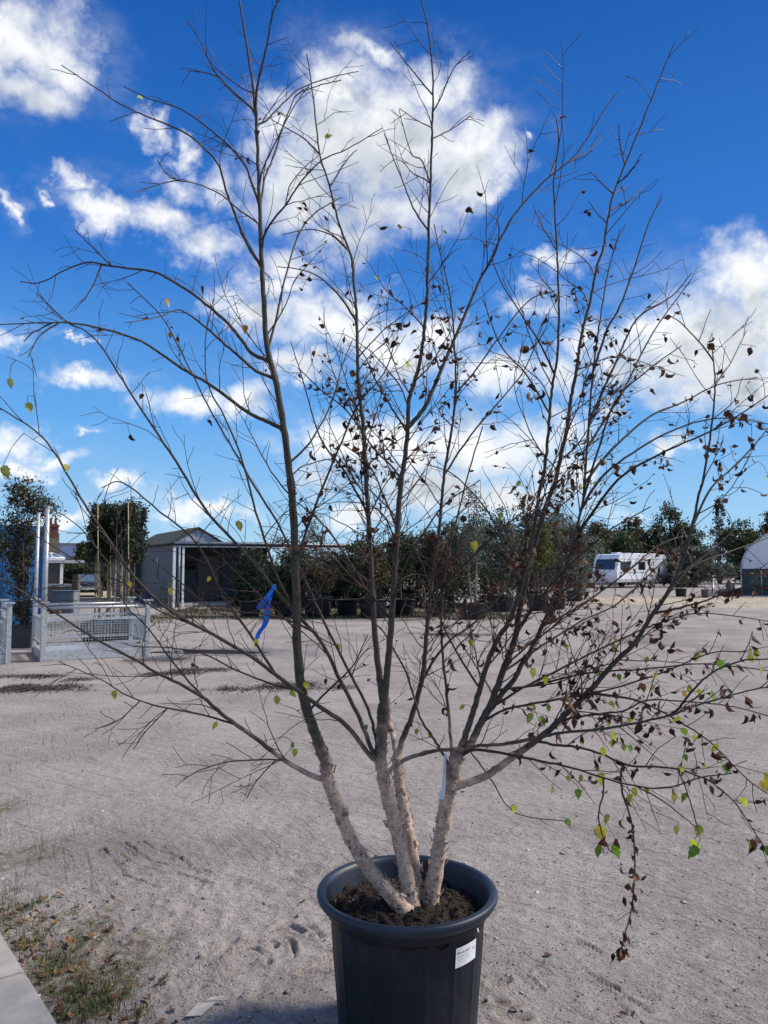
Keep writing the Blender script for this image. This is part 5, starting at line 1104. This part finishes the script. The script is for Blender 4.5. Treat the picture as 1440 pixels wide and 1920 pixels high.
mb.add(Q, [(0, 1, 5, 4), (1, 2, 5), (2, 3, 4, 5), (3, 0, 4)]); gl = mb.build("lantern_glass", mat("lantern_glass", (.16, .24, .34), .12, spec=.7), root)
mb = MB()
for a_, b2 in ((0, 4), (1, 5), (2, 5), (3, 4), (4, 5), (0, 1), (1, 2), (3, 0)): mb.tube([Vector(Q[a_]) + Vector((0, -.02, .03)), Vector(Q[b2]) + Vector((0, -.02, .03))], .05, 6)
m1 = (Vector(Q[0]) + Vector(Q[1])) / 2; m2 = (Vector(Q[4]) + Vector(Q[5])) / 2; mb.tube([m1 + Vector((0, -.02, .03)), m2 + Vector((0, -.02, .03))], .04, 6)
mb.boxz(-.05, w * 1.15 + .05, .1, 2.7, za - .25, za - .02); mb.build("lantern_frame", m_white, gl)
mb = MB(); mb.boxz(w - .05, w + .12, -.25, -.05, 0, kz(1057)); mb.build("corner_post", m_white, root)
# hedge behind car
g = np.random.default_rng(8); cen = np.stack([g.uniform(kx(116) * 50 / 46, kx(205) * 50 / 46, 260), g.uniform(50, 51.5, 260), g.uniform(.1, EYE + .1, 260)], -1)
root = empty("hedge", (kx(160), 50.7, 0), 0, 'clipped dark green hedge behind the parked car', 'hedge')
leaves("foliage", cen, (.22, .22, .2), 9000, .15, np.array(DKGREEN + [(.04, .055, .02)]), m_leaf, root, 8, .6, off=(kx(160), 50.7, 0)); mb = MB()
for x in (-1.1, -.3, .5, 1.3): mb.tube([(x, 0, 0), (x + .05, .05, 1.3)], .05, 6)
mb.build("stems", m_trunk, root)
for i, (px, ty, hwp, Yd, lab) in enumerate([(158, 1012, 22, 66, 'dark tree beyond the hedge right of the solar roof'), (196, 1010, 30, 62, 'dark tree behind the pleached trees, beyond the car'), (236, 1018, 30, 66, 'far dark tree left of the shed roof')]):
    mpp = Yd / FPX; H = EYE + (1063 - ty) * mpp; hw = hwp * mpp
    tree("garden_tree", ((px - 720) * mpp, Yd, 0), lab, 'tree', [(0, 0, H * .35, hw, hw, H * .3), (.1, 0, H * .62, hw * .9, hw, H * .28), (0, 0, H * .82, hw * .55, hw * .5, H * .16)], 70, 3800, .2, DKGREEN + MIDG, spread=(.26, .26, .22), tr=.1, seed=500 + i, aspect=.6)
# low fence counter, bin, posts near the drive
m_board = mat("grey_boards", (.20, .19, .17), .85, (.13, .125, .11), 8, stretch=(1, 1, .2)); Yf = 27
fx = lambda px, Yd=Yf: (px - 720) / FPX * Yd; fz = lambda py, Yd=Yf: EYE + (1063 - py) * Yd / FPX
root = empty("board_counter", (fx(84), Yf, 0), 0, 'low grey timber counter with pale top left of the drive', 'counter'); w = fx(141) - fx(84)
mb = MB(); mb.boxz(0, w, 0, .06, 0, fz(1100)); mb.build("front_board", m_board, root); mb = MB(); mb.boxz(-.02, w + .02, -.12, .3, fz(1099.5), fz(1095)); mb.build("top_board", mat("pale_board", (.40, .40, .36), .8, (.3, .3, .27), 5), root)
a = gnd(116, 1152); mb = MB(); w = 42 * a.y / FPX; h_ = 44 * a.y / FPX; mb.boxz(-w / 2, w / 2, 0, .5, .0, h_ - .03, .02); mb.boxz(-w / 2 - .02, w / 2 + .02, -.03, .53, h_ - .028, h_, .01)
for k_ in range(9): mb.boxz(-w / 2 + .04 + k_ * (w - .08) / 9, -w / 2 + .07 + k_ * (w - .08) / 9, -.012, .0, .05, h_ - .06)
o = mb.build("storage_box", mat("grey_box", (.17, .20, .22), .6, (.14, .165, .18), 3)); o.location = a; tag(o, 'ribbed grey storage box below the timber counter', 'box')
a = gnd(141, 1150); mb = MB(); mb.boxz(-.11, .11, -.1, .1, 0, 72 * a.y / FPX, .02); o = mb.build("gate_post", mat("brown_post", (.115, .085, .06), .9, (.08, .06, .045), 10, stretch=(1, 1, .15))); o.location = a; tag(o, 'thick brown timber post beside the grey storage box', 'post')
a = gnd(108, 1152.5); mb = MB()
for r_i in range(2):
    for c_i in range(2): mb.boxz(-.16 + c_i * .17, -.005 + c_i * .17, -.3, -.08, r_i * .075, r_i * .075 + .07, .004)
o = mb.build("brick_stack", m_brick); o.location = a; tag(o, 'small stack of red bricks at the foot of the storage box', 'bricks')
# parked car
m_car = mat("car_paint", (.010, .013, .018), .22, spec=.7); m_tyre = mat("tyre_rubber", (.012, .012, .013), .8); m_head = mat("lamp_glass", (.55, .58, .62), .15)
cy = 41.0; root = empty("parked_car", ((166 - 720) / FPX * cy, cy, 0), R(24), 'dark parked car facing the yard in front of the hedge', 'car')
root.scale = (.8, .8, .8)
def car_body():
    b = MB(); st = [(-2.1, .35, .62, .78), (-2.05, .30, .80, .84), (-1.2, .28, .95, .88), (-.55, .28, 1.0, .88), (.6, .28, 1.02, .88), (1.7, .28, .98, .87), (2.05, .32, .9, .82)]
    sec = []
    for (y, z0, z1, hw) in st: sec += [(-hw * .92, y, z0), (-hw, y, z0 + (z1 - z0) * .45), (-hw * .93, y, z1), (hw * .93, y, z1), (hw, y, z0 + (z1 - z0) * .45), (hw * .92, y, z0)]
    n_ = len(st); fs = [(i * 6 + j, i * 6 + (j + 1) % 6, (i + 1) * 6 + (j + 1) % 6, (i + 1) * 6 + j) for i in range(n_ - 1) for j in range(6)] + [tuple(range(6)), tuple((n_ - 1) * 6 + j for j in range(5, -1, -1))]
    b.add(sec, fs, True)
    cab = [(-.80, -.95, .96), (.80, -.95, .96), (.62, -.25, 1.47), (-.62, -.25, 1.47), (.62, 1.1, 1.47), (-.62, 1.1, 1.47), (.8, 1.9, .98), (-.8, 1.9, .98)]
    b.add(cab, [(3, 2, 4, 5), (2, 1, 6, 4), (0, 3, 5, 7), (5, 4, 6, 7)], False); return b
car_body().build("body", m_car, root)
mb = MB(); mb.quad((-.74, -.93, .99), (.74, -.93, .99), (.59, -.30, 1.44), (-.59, -.30, 1.44)); mb.build("windscreen", mat("car_glass", (.10, .14, .18), .06, spec=.8), root)
for sg in (-1, 1):
    mb = MB(); mb.box((sg * .62, -2.07, .70), (.32, .10, .12), bev=.02); mb.build("headlight", m_head, root)
    for y in (-1.3, 1.35):
        mb = MB(); mb.tube([(sg * .70, y, .32), (sg * .88, y, .32)], .32, 20); wh = mb.build("tyre", m_tyre, root); mb = MB(); mb.tube([(sg * .87, y, .32), (sg * .885, y, .32)], .2, 16); mb.build("rim", m_galv, wh)
mb = MB(); mb.boxz(-.5, .5, -2.14, -2.102, .50, .60); mb.boxz(-.6, .6, -2.13, -2.10, .64, .67); mb.build("grille", m_head, root)

# ------------------------------------------------------------------ white caravan
m_cvw = mat("caravan_white", (.80, .82, .84), .3, (.74, .76, .79), 1.5); m_cvg = mat("caravan_grey", (.48, .50, .53), .4)
cvp = gnd(1156, 1103); cvY = cvp.y
# front end faces the camera's left, long side to the right
ca = R(37); root = empty("caravan", (cvp.x, cvp.y, 0), ca, 'white touring caravan parked in front of the far trees', 'caravan')
LNG, WID, FL, TOP = 5.6, 2.15, .42, 2.52
LNG = 6.5
prof_ = [(.16, FL), (.0, .95), (.10, 1.35), (.32, 2.2), (.55, TOP - .06), (.9, TOP), (LNG - .5, TOP), (LNG - .22, TOP - .1), (LNG - .02, 1.9), (LNG, 1.2), (LNG - .12, FL)]
mb = MB(); n_ = len(prof_); vs = [(x, 0, z) for x, z in prof_] + [(x, WID, z) for x, z in prof_]
mb.add(vs, [tuple(range(n_ - 1, -1, -1)), tuple(n_ + i for i in range(n_))] + [(i, (i + 1) % n_, n_ + (i + 1) % n_, n_ + i) for i in range(n_)])
# x runs along the side seen at right; the end at x=0 faces left
mb.build("body", m_cvw, root)
mb = MB()
for z in (.62, 1.12, 1.17, 2.14): mb.boxz(.35, LNG - .2, -.016, -.002, z, z + .025)
mb.boxz(.25, LNG - .15, -.018, -.002, .45, .6)
for k_ in range(6): mb.boxz(2.3 , LNG - .4, -.012, -.002, 1.35 + k_ * .11, 1.36 + k_ * .11)
mb.build("trim", m_cvg, root)
for x0, x1 in ((.55, 1.75), (2.75, 3.55)):
    mb = MB(); mb.boxz(x0, x1, -.03, -.003, 1.35, 1.95, .02); mb.build("window", m_glass, root)
mb = MB(); yy = [.25, 1.9]
mb.add([(.095, .22, 1.36), (.095, WID - .22, 1.36), (.30, WID - .22, 2.12), (.30, .22, 2.12), (.075, .22, 1.37), (.075, WID - .22, 1.37), (.28, WID - .22, 2.13), (.28, .22, 2.13)], [(4, 7, 6, 5), (0, 1, 5, 4), (1, 2, 6, 5), (2, 3, 7, 6), (3, 0, 4, 7)])
mb.build("front_window", mat("tinted_window", (.035, .06, .11), .1, spec=.6), root)
mb = MB(); mb.boxz(3.65, 4.3, -.02, -.003, .6, 2.0, .01); mb.build("door", m_cvw, root)
mb = MB(); mb.boxz(1.0, 1.6, .6, 1.2, TOP + .002, TOP + .12, .03); mb.boxz(2.6, 3.0, .8, 1.2, TOP + .002, TOP + .1, .03); mb.tube([(.9, .3, TOP + .04), (LNG - .8, .3, TOP + .04)], .03, 6); mb.build("roof_vent", m_cvw, root)
for y in (.06, WID - .24):
    mb = MB(); mb.tube([(LNG * .52, y, .33), (LNG * .52, y + .18, .33)], .33, 20); wh = mb.build("wheel", m_tyre, root); mb = MB(); mb.tube([(LNG * .52, y - .004, .33), (LNG * .52, y + .01, .33)], .19, 16); mb.build("hub", m_cvg, wh)
mb = MB(); mb.tube([(LNG - .2, .5, .42), (LNG + 1.1, WID / 2, .45)], .05, 6); mb.tube([(LNG - .2, WID - .5, .42), (LNG + 1.1, WID / 2, .45)], .05, 6); mb.tube([(LNG + .95, WID / 2, .0), (LNG + .95, WID / 2, .6)], .035, 6); mb.build("tow_bar", m_cvg, root)
mb = MB(); mb.lathe([(0, 0), (.12, 0), (.28, .12), (.3, .3), (.2, .42), (0, .45)], 20, (LNG - .35, .05, TOP - .3)); mb.build("roof_lamp", m_cvw, root) if False else None

# ------------------------------------------------------------------ right edge: white tunnel, green sheeting, small pots, prop
m_film = mat("white_film", (.72, .75, .80), .35, (.64, .67, .73), 1.5); m_gsheet = mat("green_sheeting", (.012, .04, .04), .5, (.02, .055, .05), 1.2)
Yt = 43; tx = lambda px: (px - 720) / FPX * Yt; tz = lambda py: EYE + (1063 - py) * Yt / FPX
root = empty("polytunnel", (tx(1388), Yt, 0), -math.atan2(1388 - 720, FPX) - R(1.5), 'white film polytunnel with dark green lower sides at the right edge', 'polytunnel')
Rw, zl = 3.9, 1.45; arch = [(Rw - Rw * math.cos(R(a)), zl + 2.55 * math.sin(R(a))) for a in range(0, 181, 9)]
mb = MB(); n_ = len(arch); vs = [(x, 0, z) for x, z in arch] + [(x, 14, z) for x, z in arch]
mb.add(vs, [tuple(range(n_))[::-1], tuple(range(n_, 2 * n_))] + [(i, i + 1, n_ + i + 1, n_ + i) for i in range(n_ - 1)], False); mb.build("film", m_film, root)
mb = MB(); mb.boxz(-.02, 2 * Rw + .02, -.05, 14, 0, zl - .01); mb.build("side_sheet", m_gsheet, root)
mb = MB(); mb.tube([(x, -.07, z) for x, z in arch], .04, 6)
for x in (0, 1.0, 2.2, 3.4): mb.tube([(x, -.09, 0), (x, -.09, zl)], .035, 6)
mb.build("hoop", m_galv, root)
mb = MB()
for x in (.45, 1.3): mb.boxz(x, x + .55, -.075, -.052, .55, 1.2)
mb.build("sheet_patch", mat("faded_sheet", (.06, .10, .085), .6), root)
a = gnd(1325, 1121); round_pot((a.x, a.y + .2, 0), .19, .42, 'small faded grey pot standing alone near the polytunnel', None, mat("grey_pot", (.07, .07, .072), .6))
tree("pot_sapling", (a.x, a.y + .2, .36), 'thin leafless sapling in the small grey pot', 'sapling', [(0, 0, 1.2, .25, .25, .3)], 10, 150, .07, BROWNG, spread=(.1, .1, .1), stems=1, tr=.014, seed=603, twiggy=5)
a = gnd(1281, 1119); round_pot((a.x, a.y + .3, 0), .30, .42, 'dark blue pot at the foot of the far right birch bough', None)
tree("pot_shrub", (a.x, a.y + .3, .36), 'low dark shrub in the dark blue pot right of the caravan', 'shrub', [(0, 0, .5, .4, .4, .35), (.1, 0, .9, .3, .3, .3)], 40, 1500, .07, BROWNG + DKGREEN, spread=(.1, .1, .1), stems=3, tr=.014, seed=604)
a, b_ = gnd(1356, 1117), gnd(1338, 1119); mb = MB(); top = at(1337, 1083, a.y); mb.tube([(0, 0, 0), top - a], .03, 6); mb.tube([b_ - a, top - a + Vector((0, .0, .1))], .035, 6); mb.tube([Vector((.25, .5, 0)), top - a], .03, 6)
o = mb.build("tripod_prop", m_galv); o.location = a; tag(o, 'grey three legged prop left of the polytunnel', 'prop')
a = gnd(1372, 1118); mb = MB()
for i, (dx, dy, sx_, sz_) in enumerate([(0, 0, .5, .22), (.45, .2, .4, .4), (-.4, .3, .35, .3), (.1, .35, .45, .6)]): mb.box((dx, dy, sz_ / 2 ), (sx_, .28, sz_), Matrix.Rotation(.2 * i, 3, 'Z'), .02)
o = mb.build("crate_pile", mat("dull_crate", (.10, .105, .11), .7, (.04, .045, .05), 3)); o.location = a; tag(o, 'low dark pile of crates between prop and polytunnel', 'crates')
# ------------------------------------------------------------------ loose grit, grass and litter on the yard
g = np.random.default_rng(21)
def scatter(n, y0, y1, xw, pw=1.0):
    yy = y0 + (y1 - y0) * g.random(n) ** pw; xx = g.uniform(-1, 1, n) * xw * (yy / y1 * .9 + .1); return xx, yy
def gz(x, y):
    i = np.clip(np.searchsorted(xs, x), 1, len(xs) - 1); j = np.clip(np.searchsorted(ys, y), 1, len(ys) - 1)
    return Z[j, i]
x, y = scatter(16000, 2.3, 11, 5.6, 1.7); s = g.uniform(.0012, .0055, 16000) * (1 + (g.random(16000) < .03) * 1.6)
tn = np.array([(.30, .27, .25), (.20, .18, .165), (.42, .40, .375), (.11, .098, .09), (.62, .6, .57)])[g.choice(5, 16000, p=[.32, .3, .22, .1, .06])]
o = stones("grit", np.stack([x, y, gz(x, y) + .0008], -1), s, m_tint, tn, 22); tag(o, 'small grey stones strewn over the dusty yard', 'grit', kind='stuff')
# peat crumbs along the dark trails
cand = []
while len(cand) < 3200:
    px, py = g.uniform(-5, 640), g.uniform(1245, 1306); q = gnd(px, py)
    i, j = np.searchsorted(xs, q.x), np.searchsorted(ys, q.y)
    if mud[j, i] > .45 and g.random() < mud[j, i]: cand.append((q.x + g.normal(0, .05), q.y + g.normal(0, .12), 0))
cand = np.array(cand); cand[:, 2] = gz(cand[:, 0], cand[:, 1]) + .004
o = stones("peat_crumbs", cand, g.uniform(.003, .013, len(cand)), m_tint, np.array([(.035, .025, .018), (.06, .042, .028), (.02, .015, .012)])[g.integers(0, 3, len(cand))], 31); tag(o, 'dark trails of spilt peat crumbs across the yard', 'peat crumbs', kind='stuff')
# grass blades beside the kerb and a rough verge under the pots
def blades(name, base, h, w, cols, seed, label):
    r_ = np.random.default_rng(seed); n = len(base); a = r_.uniform(0, 6.283, n); lean = r_.uniform(.1, .9, n)
    dx, dy = np.cos(a), np.sin(a); hh = h * r_.uniform(.35, 1.2, n); ww = w * r_.uniform(.6, 1.3, n)
    P0 = base; s = np.stack([-dy, dx, 0 * dx], -1) * ww[:, None] / 2; m1 = P0 + np.stack([dx * hh * lean * .3, dy * hh * lean * .3, hh * .6], -1); t1 = P0 + np.stack([dx * hh * lean, dy * hh * lean, hh * (1 - .3 * lean)], -1)
    V_ = np.stack([P0 - s, P0 + s, m1 + s * .8, m1 - s * .8, t1 + s * .1, t1 - s * .1], 1).reshape(-1, 3); b0 = np.arange(n)[:, None] * 6
    F_ = np.concatenate([b0 + [0, 1, 2, 3], b0 + [3, 2, 4, 5]]); c = np.asarray(cols)[r_.integers(0, len(cols), n)] * r_.uniform(.7, 1.3, (n, 1))
    o = link(name, np_mesh(name, V_, F_, False, np.repeat(c, 6, 0)), m_leaf); return tag(o, label, 'grass', kind='stuff')
GR = [(.075, .12, .025), (.10, .14, .03), (.06, .09, .025), (.17, .15, .06), (.13, .11, .05)]
base = []; tuft = [(150, 1868, 40, 1.4), (180, 1892, 45, 1.8), (110, 1800, 35, .7), (60, 1702, 25, .5), (20, 1672, 22, .5), (200, 1880, 30, 1.2), (120, 1812, 25, .8), (65, 1760, 25, .7), (262, 1900, 18, .6), (300, 1845, 9, .4), (310, 1838, 6, .4), (70, 1590, 18, .35), (240, 1811, 12, .3), (75, 1690, 16, .5), (40, 1780, 16, .5), (90, 1830, 18, .7), (135, 1710, 14, .4)]
for (px, py, sp_, den) in tuft:
    c = gnd(px, py); r_m = sp_ * c.y / FPX
    for _ in range(int(170 * den * sp_ / 30)): base.append((c.x + g.normal(0, r_m * .55), c.y + g.normal(0, r_m * .75), 0))
for _ in range(900):
    u = g.random() * 1.6 - .25; p = kA + (kB - kA) * u; d_ = abs(g.normal(0, .16)); base.append((p.x - kn.x * d_, p.y - kn.y * d_, 0))
base = np.array(base); keep = ((base[:, :2] - np.array([p0.x, p0.y])) @ np.array([kn.x, kn.y])) < -.012; base = base[keep]
base[:, 2] = gz(base[:, 0], base[:, 1]) - .003
blades("grass", base, .032, .0032, GR, 41, 'short sparse grass and weeds along the paving edge')
vb = np.stack([g.uniform(-7.4, 4.4, 15000), g.uniform(22.9, 30, 15000), np.zeros(15000)], -1); ok_ = fbm(vb[:, 0] * 1.5, vb[:, 1] * 1.5, 3) > -.06; vb = vb[ok_]; blades("verge_grass", vb, .085, .02, [(.035, .055, .018), (.05, .07, .02), (.03, .045, .015), (.075, .07, .03)], 42, 'rough strip of grass under the potted tree row')
vb = np.stack([g.uniform(-9.2, -5.6, 5000), g.uniform(16.5, 24, 5000), np.zeros(5000)], -1); vb = vb[fbm(vb[:, 0] * 1.2, vb[:, 1] * 1.2, 3) > -.03]; blades("cage_grass", vb, .07, .014, GR, 43, 'thin grass patch behind the whole metal cage')
# weeds: little rosettes
# fallen leaves: loose litter by the slabs, and those that can be told apart
lit = LeafPile(); rr_ = random.Random(12)
for _ in range(230):
    u = rr_.uniform(-.25, 1.35); p = kA + (kB - kA) * u - kn * abs(rr_.gauss(.03, .17)); z = float(gz(np.array([p.x]), np.array([p.y]))[0]) + rr_.uniform(.004, .016)
    if (p - p0).dot(kn) > -.02: continue
    vs, fs = leaf_mesh(rr_, rr_.uniform(.016, .042), rr_.uniform(-1.6, 1.6), rr_.uniform(.1, .8), .6, .05, 5)
    q = Matrix.Rotation(rr_.uniform(0, 6.28), 3, 'Z') @ Matrix.Rotation(rr_.uniform(-.4, .4), 3, 'Y') @ Matrix.Rotation(rr_.choice((0, 3.14)) + rr_.uniform(-.5, .5), 3, 'X')
    lit.add([q @ Vector(v) + Vector((p.x, p.y, z)) for v in vs], fs, rr_.choice([(.13, .06, .03), (.20, .10, .05), (.08, .04, .025), (.26, .15, .08), (.17, .09, .03)]), .2, rr_)
for (px, py) in [(300, 1846), (288, 1842), (308, 1846), (212, 1692), (240, 1620), (560, 1700), (1020, 1795), (1160, 1905), (940, 1890), (955, 1895)]:
    p = gnd(px, py); vs, fs = leaf_mesh(rr_, rr_.uniform(.025, .045), rr_.uniform(-1, 1), rr_.uniform(.1, .6), .6, .05, 5); q = Matrix.Rotation(rr_.uniform(0, 6.28), 3, 'Z'); lit.add([q @ Vector(v) + p + Vector((0, 0, .012)) for v in vs], fs, (.12, .065, .035), .2, rr_)
tag(lit.build("leaf_litter", m_dead, None, (0, 0, 0)), 'brown fallen leaves strewn along the paving edge', 'leaf litter', kind='stuff')
def fallen(px, py, L, col, label, rz, curl=.6):
    rr2 = random.Random(px); vs, fs = leaf_mesh(rr2, L, curl, .3, .5, .04, 7); p = gnd(px, py); lp = LeafPile(); q = Matrix.Rotation(rz, 3, 'Z')
    lp.add([q @ Vector(v) + Vector((0, 0, .008)) for v in vs], fs, col, .1, rr2); o = lp.build("fallen_leaf", m_live, None, (0, 0, 0)); o.location = (p.x, p.y, float(gz(np.array([p.x]), np.array([p.y]))[0])); return tag(o, label, 'leaf', 'single leaves on the yard')
fallen(203, 1575, .055, (.52, .48, .22), 'pale cream curled leaf at the start of the straight tyre lines', .1, 1.4); fallen(206, 1596, .045, (.50, .44, .06), 'bright yellow leaf just below the cream curled leaf', 1.0)
fallen(98, 1735, .05, (.42, .22, .05), 'orange brown leaf in the grass beyond the paving joint', .8); fallen(124, 1772, .04, (.38, .16, .06), 'rust coloured leaf lying alone right of the paving edge', 1.9)
# torn scrap of paper
p = gnd(372, 1898); mb = MB(); v0 = [(-.035, -.05, .004), (.02, -.045, .004), (.055, .02, .012), (-.005, .03, .006)]; mb.add(v0 + [(a, b_, c + .002) for a, b_, c in v0], [(4, 5, 6, 7), (3, 2, 1, 0), (0, 1, 5, 4), (1, 2, 6, 5), (2, 3, 7, 6), (3, 0, 4, 7)])
v1 = [(.015, .032, .010), (.10, .035, .012), (.095, .045, .022), (.03, .052, .012)]; mb.add(v1 + [(a, b_, c + .002) for a, b_, c in v1], [(4, 5, 6, 7), (3, 2, 1, 0), (0, 1, 5, 4), (1, 2, 6, 5), (2, 3, 7, 6), (3, 0, 4, 7)])
o = mb.build("paper_scrap", mat("old_paper", (.50, .47, .40), .9, (.40, .37, .31), 40)); o.location = (p.x, p.y, float(gz(np.array([p.x]), np.array([p.y]))[0])); tag(o, 'torn pale paper scrap lying on the ground left of the pot', 'paper scrap')
